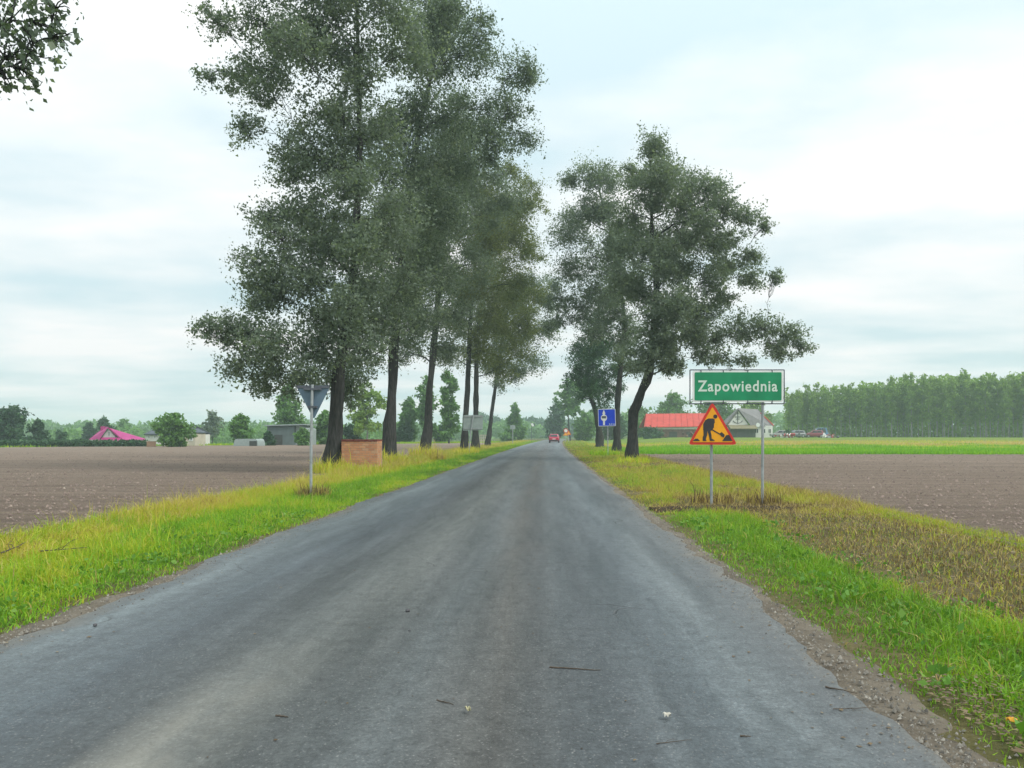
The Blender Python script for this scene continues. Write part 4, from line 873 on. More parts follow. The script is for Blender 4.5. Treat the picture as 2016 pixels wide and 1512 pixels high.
# ------------------------------------------------------------------ vehicles
def car(name, label, loc, rz, colour, L=4.0, Wd=1.68, Ht=1.48, group=None, boxy=.0):
    e_ = tag(empty(name, loc, rz), label, 'car', group); pm = paint(name + '_paint', colour)
    # stations along +y (front): lower body and greenhouse as lofted sections
    def loft(sts, closed=True):
        mb = MB(); V = []; n = len(sts[0][1])
        for y, sec in sts: V += [(x, y, z) for x, z in sec]
        Fs = []
        for i in range(len(sts) - 1):
            for j in range(n): Fs.append((i * n + j, i * n + (j + 1) % n, (i + 1) * n + (j + 1) % n, (i + 1) * n + j))
        Fs += [tuple(range(n - 1, -1, -1)), tuple(range((len(sts) - 1) * n, len(sts) * n))]
        mb.add(V, Fs); return mb
    hw = Wd / 2
    def low(w, zb, zt): return [(-w * .93, zb), (w * .93, zb), (w, zb + .18), (w, zt - .12), (w * .93, zt), (-w * .93, zt), (-w, zt - .12), (-w, zb + .18)]
    zb, belt = .22, .90
    b = loft([(-L / 2, low(hw * .9, zb + .12, belt - .14)), (-L / 2 + .1, low(hw * .97, zb, belt - .02)), (-L / 2 + .6, low(hw, zb - .02, belt)), (L * .12, low(hw, zb - .02, belt)), (L * .38, low(hw * .97, zb, belt - .1)), (L / 2 - .08, low(hw * .9, zb + .04, belt - .22)), (L / 2, low(hw * .8, zb + .12, belt - .32))])
    body = b.build('body', pm, e_, bevel=.03, sm=True)
    def gh(w, zt): return [(-w, belt - .05), (w, belt - .05), (w * .86, zt - .06), (w * .76, zt), (-w * .76, zt), (-w * .86, zt - .06)]
    c_ = loft([(-L / 2 + .14, gh(hw * .92, belt + .04)), (-L / 2 + .42, gh(hw * .93, Ht - .05)), (-L * .12, gh(hw * .94, Ht)), (L * .06, gh(hw * .93, Ht - .03)), (L * .25, gh(hw * .9, belt + .03))])
    cab = c_.build('cabin', pm, e_, bevel=.02, sm=True)
    # glass, set proud of the cabin
    def quadpanel(nm, pts, mat, off):
        mb = MB(); p = [Vector(q) for q in pts]; nn = (p[1] - p[0]).cross(p[3] - p[0]).normalized()
        if nn.dot(Vector(off)) < 0: nn = -nn
        mb.add([q + nn * .004 for q in p] + [q + nn * .016 for q in p], [(3, 2, 1, 0), (4, 5, 6, 7), (0, 1, 5, 4), (1, 2, 6, 5), (2, 3, 7, 6), (3, 0, 4, 7)])
        return mb.build(nm, mat, e_)
    t = lambda a, b_, k: a + (b_ - a) * k
    y0, y1 = -L / 2 + .14, -L / 2 + .42; z0_, z1_ = belt + .04, Ht - .05
    quadpanel('rear_window', [(-hw * .72, t(y0, y1, .2) - .02, t(z0_, z1_, .15)), (hw * .72, t(y0, y1, .2) - .02, t(z0_, z1_, .15)), (hw * .66, t(y0, y1, .88), t(z0_, z1_, .88)), (-hw * .66, t(y0, y1, .88), t(z0_, z1_, .88))], MAT['glass_dark'], (0, -1, 0))
    quadpanel('windscreen', [(-hw * .74, L * .235, belt + .07), (hw * .74, L * .235, belt + .07), (hw * .68, L * .08, Ht - .09), (-hw * .68, L * .08, Ht - .09)], MAT['glass_dark'], (0, 1, .5))
    for sg in (-1, 1):
        for (ya, yb, yc, yd) in ((-L * .36, -L * .13, -L * .13, -L * .31), (-L * .10, L * .17, L * .06, -L * .10)):
            quadpanel('side_window', [(sg * hw * .935, ya, belt + .06), (sg * hw * .935, yb, belt + .06), (sg * hw * .845, yc, Ht - .10), (sg * hw * .845, yd, Ht - .10)], MAT['glass_dark'], (sg, 0, 0))
        part(e_, 'taillight', MAT['lamp_red'], lambda q: q.box(sg * hw * .66 - .12, sg * hw * .66 + .14, -L / 2 - .015, -L / 2 + .1, belt - .30, belt - .08), .02)
        part(e_, 'headlight', MAT['white_sheet'], lambda q: q.box(sg * hw * .62 - .14, sg * hw * .62 + .14, L / 2 - .1, L / 2 + .01, belt - .42, belt - .28), .02)
        part(e_, 'mirror', pm, lambda q: q.box(sg * (hw + .09) - .09, sg * (hw + .09) + .09, L * .17, L * .17 + .1, belt + .0, belt + .15), .02)
        for yy in (-L * .31, L * .32):
            wh = MB(); wh.tube([(sg * (hw - .20), yy, .31), (sg * (hw + .005), yy, .31)], .31, 18); w_ = wh.build('wheel', MAT['rubber'], e_)
            r_ = MB(); r_.tube([(sg * (hw - .1), yy, .31), (sg * (hw + .012), yy, .31)], .19, 12); r_.build('rim', MAT['rim'], w_)
    part(e_, 'bumper', MAT['plastic_black'], lambda q: q.box(-hw * .92, hw * .92, -L / 2 - .05, -L / 2 + .08, .28, .48), .03)
    part(e_, 'number_plate', MAT['plate'], lambda q: q.box(-.26, .26, -L / 2 - .03, -L / 2 + .02, .58, .69))
    return e_
d = 134; car('red_car', 'crimson red hatchback driving away along the road', (X(1091.5, d), d + 2, GZ(X(1091.5, d), d) + .035), math.radians(-2), (.42, .012, .06), Wd=1.74)
for (px, d, rz, colr, lab) in ((1536, 156, 80, (.30, .30, .29), 'white car parked beside the wall of the white gabled house'), (1566, 154, 100, (.14, .15, .16), 'silver car parked between the white car and the small red car'),
                               (1602, 155, 88, (.20, .03, .045), 'small red car parked before the birch grove'), (1611, 164, 85, (.04, .14, .24), 'blue van like car behind the small red car')):
    x = X(px, d); car('parked_car', lab, (x, d, GZ(x, d) + .02), math.radians(rz), colr, L=3.9, Ht=1.45 if 'blue' not in lab else 2.0, group='cars parked by the farmhouse')
# heap of scrap in the yard
def scrap(label, px, d, w, hgt, n, cols):
    x = X(px, d); e_ = tag(empty('scrap_heap', (x, d, GZ(x, d))), label, 'scrap heap')
    for k in range(n):
        mb = MB(); a = RNG.uniform(.12, .4); mb.box(-a, a, -a * .6, a * .6, -a * .4, a * .4)
        o = mb.build('scrap_piece', cols[k % len(cols)], e_); o.location = (RNG.normal(0, w * .5), RNG.normal(0, .5), abs(RNG.normal(0, hgt * .5)) + .05); o.rotation_euler = tuple(RNG.uniform(0, 3, 3))
sm_ = [MAT['rim'], MAT['wall_white'], MAT['wall_brown'], MAT['dark_metal'], MAT['lamp_red']]
scrap('heap of mixed pale and rusty scrap next to the white gabled house', 1550, 150, 1.6, .9, 40, sm_)
scrap('low heap of scrap past the small red car', 1632, 152, 1.5, .5, 28, sm_)
scrap('pile of brown and dark timber against the barn wall', 1372, 160, 2.2, 1.0, 36, [MAT['wall_brown'], MAT['twig'], MAT['wood_olive']])

# ------------------------------------------------------------------ brick block between the first two trees
d = 29.6; bx, bw = X(707.5, d), 71 * d / F; bz = GZ(bx, d) - .05; bt = Z(868.5, d); Hh = bt - bz; Db = .95
br = tag(empty('brick_block', (bx, d, bz)), 'square block of orange red brickwork between two roadside trunks', 'brick block')
m = M('mortar'); v_ = m.noise(m.coord(), 30, 5, .7); m.set(m.ramp(v_, [(.3, (.25, .21, .16)), (.7, (.45, .38, .30))]), .95, .1); m.bump(v_, .6, .01); MAT['mortar'] = m.mat
part(br, 'mortar_core', MAT['mortar'], lambda b: b.box(-bw / 2 + .012, bw / 2 - .012, .012, Db - .012, 0, Hh - .02))
m = M('brick'); oi = m.node('ShaderNodeObjectInfo'); v_ = m.noise(m.coord(), 22, 5, .7)
c = m.ramp(oi.outputs['Random'], [(0, (.44, .22, .125)), (.35, (.54, .275, .145)), (.7, (.58, .315, .165)), (1, (.52, .335, .215))])
c = m.mix(v_, m.mix(1.0, c, (.6, .6, .6), 'MULTIPLY'), m.mix(1.0, c, (1.25, 1.2, 1.2), 'MULTIPLY'))
m.set(c, .9, .2); m.bump(v_, .5, .01); MAT['brick'] = m.mat
MAT['brick_cap'] = plain('brick_cap', (.16, .055, .045), .95, .4, 9, .2, 0, .5)
CR = 13; ch = Hh / CR; NB = 6; cw = bw / NB
mb = MB(); mb.box(-cw / 2 + .006, cw / 2 - .006, 0, .11, .005, ch - .006); bo = mb.build('brick', MAT['brick'], br, bevel=.006); bo.location = (-bw / 2 + cw / 2, 0, 0)
proto, first = bo.data, True
hm = MB(); hm.box(-cw / 4 + .006, cw / 4 - .006, 0, .11, .005, ch - .006); half = hm.build('brick', MAT['brick'], br, bevel=.006).data
bpy.data.objects.remove(bpy.data.objects['brick.001'] if 'brick.001' in bpy.data.objects else bo)
def lay(x, y, z, rz, me):
    o = link('brick', me, br); o.location = (x + RNG.normal(0, .002), y + RNG.normal(0, .003), z); o.rotation_euler = (RNG.normal(0, .004), 0, rz + RNG.normal(0, .006)); return o
first = True
for r_ in range(CR):
    z = r_ * ch; off = (r_ % 2) * .5
    pos = [(-bw / 2 + cw * (k + .5 + (off if off == 0 else 0)), proto) for k in range(NB)] if off == 0 else [(-bw / 2 + cw * .25, half)] + [(-bw / 2 + cw * (k + 1), proto) for k in range(NB - 1)] + [(bw / 2 - cw * .25, half)]
    for xx, me in pos:
        if r_ == 0 and first: bo.location = (xx, 0, z); first = False; continue
        lay(xx, 0, z, 0, me)
    for sg in (-1, 1):
        nn = 3; 
        for k in range(nn):
            lay(sg * (bw / 2), .14 + cw * (k + .5) , z, sg * math.pi / 2, proto) if .14 + cw * (k + 1) < Db + .06 else None
for k in range(19):    # capping course of bricks on edge
    cwk = bw / 19
    if k == 0:
        mb = MB(); mb.box(-cwk / 2 + .005, cwk / 2 - .005, -.02, Db + .02, 0, .075); cap = mb.build('cap_brick', MAT['brick_cap'], br, bevel=.006).data; o = bpy.data.objects['cap_brick']
    else: o = link('cap_brick', cap, br)
    o.location = (-bw / 2 + cwk * (k + .5), 0, Hh - .012 + RNG.normal(0, .004)); o.rotation_euler = (0, RNG.normal(0, .02), 0)

# ------------------------------------------------------------------ road signs
def ring_poly(cx_, cz, R, n=28, a0=0): return [(cx_ + R * math.cos(a0 + 2 * math.pi * k / n), cz + R * math.sin(a0 + 2 * math.pi * k / n)) for k in range(n)]
def rounded(poly, r, n=5):
    out_ = []
    k = len(poly)
    for i in range(k):
        p, a, b = Vector(poly[i]), Vector(poly[i - 1]), Vector(poly[(i + 1) % k])
        u_, v_ = (a - p).normalized(), (b - p).normalized(); ang = u_.angle(v_); tl = r / math.tan(ang / 2)
        p0, p1 = p + u_ * tl, p + v_ * tl
        for q in range(n + 1):
            t = q / n; out_.append(tuple((1 - t) ** 2 * p0 + 2 * t * (1 - t) * p + t * t * p1))
    return out_
def text_mesh(parent, name, body, x0, x1, z0, y, mat, bold=.012, depth=.004, zscale=1.0):
    cu = bpy.data.curves.new('tmp_text', 'FONT'); cu.body = body; cu.size = 1; cu.offset = bold; cu.extrude = 0; cu.resolution_u = 3; cu.space_character = 1.12
    t = bpy.data.objects.new('tmp_text', cu); COL.objects.link(t); bpy.context.view_layer.update()
    me = bpy.data.meshes.new_from_object(t.evaluated_get(bpy.context.evaluated_depsgraph_get()))
    bpy.data.objects.remove(t); bpy.data.curves.remove(cu)
    n = len(me.vertices); co = np.empty(n * 3, np.float32); me.vertices.foreach_get('co', co); co = co.reshape(-1, 3)
    s = (x1 - x0) / (co[:, 0].max() - co[:, 0].min()); a = co[:, 0].min()
    co2 = np.stack([x0 + (co[:, 0] - a) * s, np.full(n, y), z0 + co[:, 1] * s * zscale], -1); me.vertices.foreach_set('co', co2.astype(np.float32).ravel())
    me.materials.clear(); me.materials.append(mat); me.update(); me.name = name
    return link(name, me, parent)
# green place-name sign on two posts
d = 14.7; s = d / F; bx = X(1451.5, d); bz = GZ(bx, d)
e_ = tag(empty('place_name_sign', (bx, d, bz)), 'green place name sign reading Zapowiednia on two thin steel posts', 'road sign')
ex = lambda px: (px - 1451.5) * s; ez = lambda py: Z(py, d) - bz
for px in (1401.5, 1502.5):
    part(e_, 'post', MAT['galv'], lambda b: b.tube([(ex(px), .05, -.3), (ex(px + .6), .05, ez(800)), (ex(px + .8), .05, ez(730))], .026, 10))
pn = part(e_, 'panel', MAT['white_sheet'], lambda b: b.prism(rounded([(ex(1363.5), ez(791.5)), (ex(1542), ez(791.5)), (ex(1542), ez(730)), (ex(1363.5), ez(730))], .03), -.004, .012))
part(pn, 'green_field', MAT['sign_green'], lambda b: b.prism(rounded([(ex(1367.5), ez(788.3)), (ex(1538.5), ez(788.3)), (ex(1538.5), ez(733)), (ex(1367.5), ez(733))], .022), -.009, -.0045))
text_mesh(pn, 'lettering', 'Zapowiednia', ex(1373.5), ex(1530.5), ez(770.2), -.0115, MAT['sign_letter'], .018, zscale=1.12)
def frm(b):
    for z in (ez(794.8), ez(728)): b.tube([(ex(1358.8), .02, z), (ex(1544.6), .02, z)], .011, 8)
    for x in (ex(1358.8), ex(1544.6)): b.tube([(x, .02, ez(794.8)), (x, .02, ez(728))], .011, 8)
fr = part(e_, 'tube_frame', MAT['dark_metal'], frm)
for px in (1380, 1424, 1472, 1520):
    for (a, b_) in ((728, 733), (788, 794.8)):
        part(fr, 'clip', MAT['dark_metal'], lambda b: b.box(ex(px) - .008, ex(px) + .008, -.013, .03, ez(b_), ez(a)))
# orange road-works triangle clamped to the near post
d = 14.62; s = d / F; bx = X(1402.5, d); bz = GZ(bx, d)
e_ = tag(empty('road_works_sign', (bx, d, Z(875, d))), 'orange triangle with red border and a digging figure, clamped under the green sign', 'warning sign')
ex = lambda px: (px - 1402.5) * s; ez = lambda py: (875 - py) * s
tri = [(ex(1354.5), ez(875.5)), (ex(1451.5), ez(875.5)), (ex(1402.5), ez(791))]
part(e_, 'border_plate', MAT['sign_red'], lambda b: b.prism(rounded(tri, .045), -.002, .012))
inn = [(ex(1362.6), ez(870.6)), (ex(1443), ez(870.6)), (ex(1402.5), ez(801))]
fp = part(e_, 'field_plate', MAT['sign_orange'], lambda b: b.prism(rounded(inn, .02), -.007, -.0025))
zz = lambda x, y: (ex(1230 + x / 4.2), ez(680 + y / 4.2))
def fig(nm, polys):
    def f(b):
        for k, p in enumerate(polys): b.prism([zz(*q) for q in p], -.0115 - .0004 * k, -.0075)
    part(fp, nm, MAT['sign_black'], f)
circ = lambda cx_, cy_, R: [(cx_ + R * math.cos(a), cy_ + R * math.sin(a)) for a in np.linspace(0, 6.283, 15)[:-1]]
fig('digger_figure', [circ(748, 588, 17), [(728, 604), (742, 612), (744, 640), (722, 660), (712, 690), (706, 704), (664, 712), (648, 700), (648, 650), (664, 618), (690, 604)],
    [(650, 700), (682, 704), (680, 745), (668, 775), (676, 790), (644, 790), (644, 760), (652, 740)], [(680, 700), (706, 702), (716, 740), (718, 770), (742, 784), (740, 790), (704, 790), (696, 750)],
    [(722, 625), (738, 630), (736, 680), (712, 708), (700, 700), (716, 668)]])
fig('shovel', [[(690, 684), (696, 676), (798, 736), (793, 744)], [(784, 728), (800, 716), (826, 740), (818, 762), (796, 752)]])
fig('heap', [[(804, 791), (838, 742), (862, 738), (890, 791)]]); fig('heap', [[(560, 791), (580, 772), (602, 770), (622, 791)]])
part(e_, 'clamp', MAT['galv'], lambda b: [b.box(ex(1397), ex(1408), .012, .12, ez(860), ez(857)), b.box(ex(1397), ex(1408), .012, .12, ez(825), ez(822))])
# give-way sign seen from behind
d = 16.5; s = d / F; bx = X(612, d); bz = GZ(bx, d)
e_ = tag(empty('give_way_sign', (bx, d, bz), math.radians(0)), 'back of a downward pointing triangular sign on a pale post in yellow grass', 'road sign')
ex = lambda px: (px - 612) * s; ez = lambda py: Z(py, d) - bz
part(e_, 'post', MAT['galv'], lambda b: b.tube([(0, 0, -.3), (ex(612.5), 0, ez(870)), (ex(615), 0, ez(757))], .030, 12))
pl = part(e_, 'panel', MAT['sign_back'], lambda b: b.prism(rounded([(ex(581), ez(758.5)), (ex(649.5), ez(758.5)), (ex(616.5), ez(826))], .035), .045, .058))
part(pl, 'edge_fold', MAT['dark_metal'], lambda b: b.prism(rounded([(ex(581.5), ez(758.9)), (ex(649), ez(758.9)), (ex(646.5), ez(764)), (ex(584.5), ez(764))], .004), .030, .0445))
part(pl, 'white_face', MAT['white_sheet'], lambda b: b.prism(rounded([(ex(582), ez(759)), (ex(648.5), ez(759)), (ex(616.5), ez(825))], .035), .0585, .061))
for py in (766, 801): part(e_, 'clamp', MAT['dark_metal'], lambda b: b.box(ex(606 - (8 if py < 790 else 0)), ex(624 + (8 if py < 790 else 0)), -.034, .044, ez(py + 2), ez(py - 2)))
# blue lane sign
d = 50.0; s = d / F; bx = X(1195, d); bz = GZ(bx, d)
e_ = tag(empty('blue_lane_sign', (bx, d, bz)), 'square blue sign with a white arrow and a round limit symbol beside the trees', 'road sign')
ex = lambda px: (px - 1195) * s; ez = lambda py: Z(py, d) - bz
part(e_, 'post', MAT['galv'], lambda b: b.tube([(ex(1197), .06, -.3), (ex(1196.5), .06, ez(806))], .035, 10))
pn = part(e_, 'panel', MAT['white_sheet'], lambda b: b.prism(rounded([(ex(1178), ez(839.5)), (ex(1212.6), ez(838.6)), (ex(1211.5), ez(804.5)), (ex(1177), ez(805.3))], .05), 0, .02))
part(pn, 'blue_field', MAT['sign_blue'], lambda b: b.prism(rounded([(ex(1178.9), ez(838.4)), (ex(1211.6), ez(837.6)), (ex(1210.5), ez(805.6)), (ex(1178), ez(806.4))], .04), -.006, -.0005))
q = lambda x, y: (ex(1150 + x / 15.12), ez(780 + y / 15.12))
part(pn, 'arrow', MAT['white_sheet'], lambda b: b.prism([q(562, 862), q(620, 862), q(616, 520), q(634, 520), q(585, 405), q(538, 520), q(558, 520)], -.011, -.0065))
part(pn, 'limit_ring', MAT['white_sheet'], lambda b: b.prism([q(590 + 92 * math.cos(a), 645 + 98 * math.sin(a)) for a in np.linspace(0, 6.283, 21)[:-1]], -.016, -.0115))
part(pn, 'limit_symbol', MAT['dark_metal'], lambda b: b.prism([q(520, 610), q(540, 590), q(645, 588), q(655, 610), q(650, 660), q(525, 662)], -.021, -.0165))
text_mesh(pn, 'lettering', '0,4 km', q(745, 0)[0], q(925, 0)[0], q(0, 850)[1], -.0085, MAT['sign_letter'], .02)
# its counterpart seen from behind, leaning
d = 56.0; s = d / F; bx = X(922, d); bz = GZ(bx, d)
e_ = tag(empty('leaning_sign', (bx, d, bz)), 'pale grey back of a square sign on a leaning post among the trunks', 'road sign')
ex = lambda px: (px - 922) * s; ez = lambda py: Z(py, d) - bz
part(e_, 'post', MAT['galv'], lambda b: b.tube([(0, 0, -.3), (ex(927), 0, ez(850)), (ex(932), 0, ez(816))], .04, 10))
pn = part(e_, 'panel', MAT['sign_back_light'], lambda b: b.prism(rounded([(ex(911.5), ez(848)), (ex(950), ez(846.5)), (ex(951), ez(817)), (ex(912), ez(817.5))], .05), .05, .07))
for py in (820, 844): part(pn, 'rail', MAT['galv'], lambda b: b.box(ex(913), ex(950), .02, .047, ez(py + .9), ez(py - .9)))
# small far signs
def far_sign(name, label, px, base_py_d, top, plates, dark=False):
    d = base_py_d; x = X(px, d); bz = GZ(x, d); e_ = tag(empty(name, (x, d, bz)), label, 'road sign')
    part(e_, 'post', MAT['dark_metal' if dark else 'galv'], lambda b: b.tube([(0, 0, -.3), (0, 0, Z(top, d) - bz)], .05, 8))
    for nm, poly, mat, yo in plates:
        part(e_, nm, MAT[mat], lambda b: b.prism([((p - px) * d / F, Z(y, d) - bz) for p, y in poly], yo, yo + .02))
C_ = lambda cx_, cy_, R: [(cx_ + R * math.cos(a), cy_ + R * math.sin(a)) for a in np.linspace(0, 6.283, 17)[:-1]]
far_sign('far_warning_sign', 'round pale sign above an orange warning triangle by the far road', 1113.5, 150, 845, [('round_border', C_(1114, 848, 4.6), 'sign_red', -.06), ('round_face', C_(1114, 848, 3.3), 'white_sheet', -.082), ('triangle_border', [(1108, 857.5), (1119.5, 857.5), (1113.7, 850.5)], 'sign_red', -.104), ('triangle_face', [(1109.4, 856.9), (1118.2, 856.9), (1113.7, 851.6)], 'sign_orange', -.126)])
far_sign('far_warning_sign', 'orange triangle standing alone just outside the pale round far sign', 1119.5, 156, 849, [('triangle_border', [(1114.5, 856), (1124.5, 856), (1119.5, 847)], 'sign_red', -.06), ('triangle_face', [(1115.8, 855.3), (1123.2, 855.3), (1119.5, 848.6)], 'sign_orange', -.082)])
far_sign('far_road_sign', 'small sign back on a thin post before the pointed lone tree', 1009.5, 118, 836, [('panel', [(1004.5, 845), (1014.5, 845), (1014.5, 837), (1004.5, 837)], 'sign_back_light', .055)])
far_sign('far_road_sign', 'dark post with a small tilted white plate at the far bend', 1046.5, 160, 832, [('panel', [(1044.5, 834), (1049.5, 833), (1051.5, 839), (1047.5, 839.5)], 'white_sheet', -.07), ('dark_plate', [(1049.8, 833), (1053, 834), (1053, 839), (1051.9, 839)], 'dark_metal', -.072)], True)
# white gate by the last tree
d = 108; x = X(952, d); bz = GZ(x, d); e_ = tag(empty('field_gate', (x, d, bz)), 'small pale barred field gate between the last roadside trunks', 'gate')
ex = lambda px: (px - 952) * d / F; ez = lambda py: Z(py, d) - bz
for px in (945, 948.5, 952, 955.5, 959): part(e_, 'bar', MAT['wall_beige'], lambda b: b.box(ex(px) - .04, ex(px) + .04, -.03, .03, -.1, ez(856)))
for py in (857, 862, 868): part(e_, 'rail', MAT['wall_beige'], lambda b: b.box(ex(944), ex(960), -.06, -.032, ez(py + .5), ez(py - .5)))

# ------------------------------------------------------------------ tufts, twigs, litter
def px_ground(px, py): d = H * F / (py - CY); return X(px, d), d
x, y = px_ground(612, 978); tuft('tall_grass_tuft', 'dark grass tuft around the foot of the pale sign post', (x + .05, y), 520, .22, .36, .98)
for (px, py, n, hh, r, ti, lab) in ((655, 926, 600, .45, .8, .62, 'dry grass around the foot of the tree before the brick block'), (768, 913, 500, .45, .7, .66, 'dry grass around the foot of the tree behind the brick block'), (705, 935, 600, .34, 1.0, .62, 'straw grass in front of the brick block'),
                            (838, 899, 600, .55, 1.0, .72, 'scrubby shoots at the foot of the middle roadside trunk'), (860, 906, 260, .4, .5, .80, 'brown shoots beside the scrubby trunk'), (918, 893, 400, .4, 1.0, .66, 'dry grass under the leaning grey sign'),
                            (1245, 912, 400, .3, .8, .55, 'dark grass around the kinked trunk'), (1190, 897, 500, .35, 1.0, .35, 'dark green growth under the blue sign'), (1404, 990, 420, .20, .4, .97, 'dark grass at the foot of the road works post'), (1505, 992, 340, .22, .32, .95, 'brown grass at the other post of the green sign')):
    x, y = px_ground(px, py); tuft('tall_grass_tuft', lab, (x, y), n, hh, r, ti, .010 + y * .0004)
# bare dark soil cut across the verge below the green sign
n = 2600; u = RNG.uniform(1.9, 4.8, n); y = 13.9 + .12 * (u - 3) + RNG.normal(0, .35, n)
V, Q, T, t = blades(u + road_off(y), y, .06 * RNG.lognormal(0, .4, n), np.full(n, .012), np.clip(.97 + RNG.normal(0, .06, n), 0, 1), .9)
n = 9000; u2 = RNG.uniform(2.8, 5.6, n); y2 = 5 + 10 * RNG.random(n); k_ = RNG.random(n) < smooth(2.9, 3.5, u2 + fbm(u2, y2, 3) - .5); u2, y2 = u2[k_], y2[k_]; n = len(u2)
V2, Q2, T2, t2 = blades(u2 + road_off(y2), y2, .045 * RNG.lognormal(0, .4, n), np.full(n, .011), np.clip(.98 + RNG.normal(0, .05, n), 0, 1), 1.2)
Q = np.concatenate([Q, Q2 + len(V)]); T = np.concatenate([T, T2 + len(V)]); V = np.concatenate([V, V2]); t = np.concatenate([t, t2])
tag(link('dead_grass', mk('dead_grass', V, [Q, T], MAT['grass'], tint=np.concatenate([t, t]))), 'dark dead grass along the cut below the green sign', kind='stuff')
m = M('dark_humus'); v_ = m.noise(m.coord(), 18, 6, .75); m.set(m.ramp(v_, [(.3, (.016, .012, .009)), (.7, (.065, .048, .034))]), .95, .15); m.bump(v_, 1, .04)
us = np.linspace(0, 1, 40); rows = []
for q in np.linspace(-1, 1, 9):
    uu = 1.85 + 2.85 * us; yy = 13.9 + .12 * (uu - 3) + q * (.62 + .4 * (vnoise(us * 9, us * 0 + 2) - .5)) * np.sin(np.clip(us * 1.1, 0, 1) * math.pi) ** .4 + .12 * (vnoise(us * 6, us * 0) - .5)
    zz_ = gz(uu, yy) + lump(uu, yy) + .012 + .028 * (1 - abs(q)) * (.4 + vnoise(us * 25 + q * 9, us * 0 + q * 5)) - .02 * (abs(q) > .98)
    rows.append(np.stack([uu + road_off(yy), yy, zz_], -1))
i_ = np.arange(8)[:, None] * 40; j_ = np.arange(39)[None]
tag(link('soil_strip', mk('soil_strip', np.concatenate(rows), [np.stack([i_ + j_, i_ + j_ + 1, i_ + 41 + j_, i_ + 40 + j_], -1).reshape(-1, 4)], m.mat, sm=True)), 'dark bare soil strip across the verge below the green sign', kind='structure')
# broad-leaved weeds along the asphalt edges and in the bright strip
def weeds(name, label, u, y, size, tint):
    n = len(u); C = np.stack([u + road_off(y), y, gz(u, y) + .02 + RNG.random(n) * .07], -1)
    V, Q = leaf_quads(C, size, -.5); tag(link(name, mk(name, V, [Q], MAT['leaf_weed'], tint=tint)), label, kind='stuff')
MAT['leaf_weed'] = leaf_mat('leaf_weed', [(0, (.05, .15, .015)), (.6, (.10, .25, .025)), (1, (.20, .33, .06))], .3)
n = 1300; ce = RNG.random((90, 2)); pk = RNG.integers(0, 90, n)
y = 2.8 + 9 * ce[pk, 1] ** 1.5 + RNG.normal(0, .09, n); u = 2.0 + 1.3 * ce[pk, 0] + RNG.normal(0, .09, n)
weeds('weeds', 'low broad leaved weeds in the bright green verge strip', np.maximum(u, 1.95), y, .04, RNG.beta(2, 2, n))
n = 900; pk = RNG.integers(0, 90, n); y = 4.0 + 9 * ce[pk, 1] ** 1.3 + RNG.normal(0, .09, n); u = -3.75 - .8 * ce[pk, 0] ** 1.5 + RNG.normal(0, .08, n)
weeds('weeds', 'low broad leaved weeds along the verge opposite the signs', np.minimum(u, -3.65), y, .04, RNG.beta(2, 2, n))
m = M('gravel'); oi = m.attr('tint'); m.set(m.ramp(oi.outputs['Fac'], [(0, (.05, .048, .044)), (.6, (.15, .14, .12)), (1, (.28, .265, .23))]), .9, .2); MAT['gravel'] = m.mat
def gravel(label, u, y):
    n = len(u); sz = np.minimum(.0055 * RNG.lognormal(0, .45, n), .013)
    V = octv[None] * sz[:, None, None] * RNG.uniform(.6, 1.3, (n, 5, 1)) + RNG.normal(0, .15, (n, 5, 3)) * sz[:, None, None]
    V = V + np.stack([u + road_off(y), y, gz(u, y) + .028 - .03 * smooth(.0, .35, np.where(u > 0, u - 1.65, -3.35 - u))], -1)[:, None]
    tag(link('shoulder_gravel', mk('shoulder_gravel', V.reshape(-1, 3), [(octf[None] + (np.arange(n) * 5)[:, None, None]).reshape(-1, 3)], MAT['gravel'], tint=np.repeat(np.clip(RNG.beta(2, 2, n) + (RNG.random(n) > .9) * .3, 0, 1), 4))), label, kind='stuff')
n = 5000; y = 2.6 + 13 * RNG.random(n) ** 1.8; gravel('crumbled asphalt and gravel along the verge under the green sign', 1.62 + RNG.normal(0, .13, n), y)
n = 4000; y = 3.6 + 13 * RNG.random(n) ** 1.6; gravel('crumbled asphalt and gravel along the verge with the give way sign', -3.30 + RNG.normal(0, .12, n), y)
# fallen leaves
MAT['leaf_litter'] = leaf_mat('leaf_litter', [(0, (.05, .034, .02)), (.5, (.13, .085, .04)), (.85, (.22, .16, .08)), (1, (.32, .26, .15))], .15)
def litter(name, label, u, y, size, dz=.045):
    n = len(u); a = RNG.uniform(0, 6.28, n); L = size * RNG.lognormal(0, .35, n); w = L * .33
    dx, dy_ = np.cos(a), np.sin(a); z = gz(u, y) + dz + RNG.random(n) * .003
    p = lambda k, s, h: np.stack([u + road_off(y) + dx * L * k - dy_ * w * s, y + dy_ * L * k + dx * w * s, z + h * L * RNG.random(n)], -1)
    V = np.stack([p(0, 0, .1), p(.45, 1, .16), p(1, 0, .1), p(.45, -1, .16)], 1).reshape(-1, 3)
    tag(link(name, mk(name, V, [(np.arange(n) * 4)[:, None] + np.array([[0, 1, 2, 3]])], MAT['leaf_litter'], tint=RNG.beta(2, 2, n))), label, kind='stuff')
n = 1700; y = 2.6 + 1.6 * RNG.random(n); u = 1.9 + 1.5 * RNG.random(n) ** 1.3
litter('leaf_litter', 'brown fallen leaves heaped on the shoulder at the near verge corner', u, y, .022, .03)
n = 900; y = 5 + 10 * RNG.random(n); u = 3.0 + 2.4 * RNG.random(n)
litter('leaf_litter', 'brown fallen leaves on the mossy strip before the field', u, y, .04, .04)
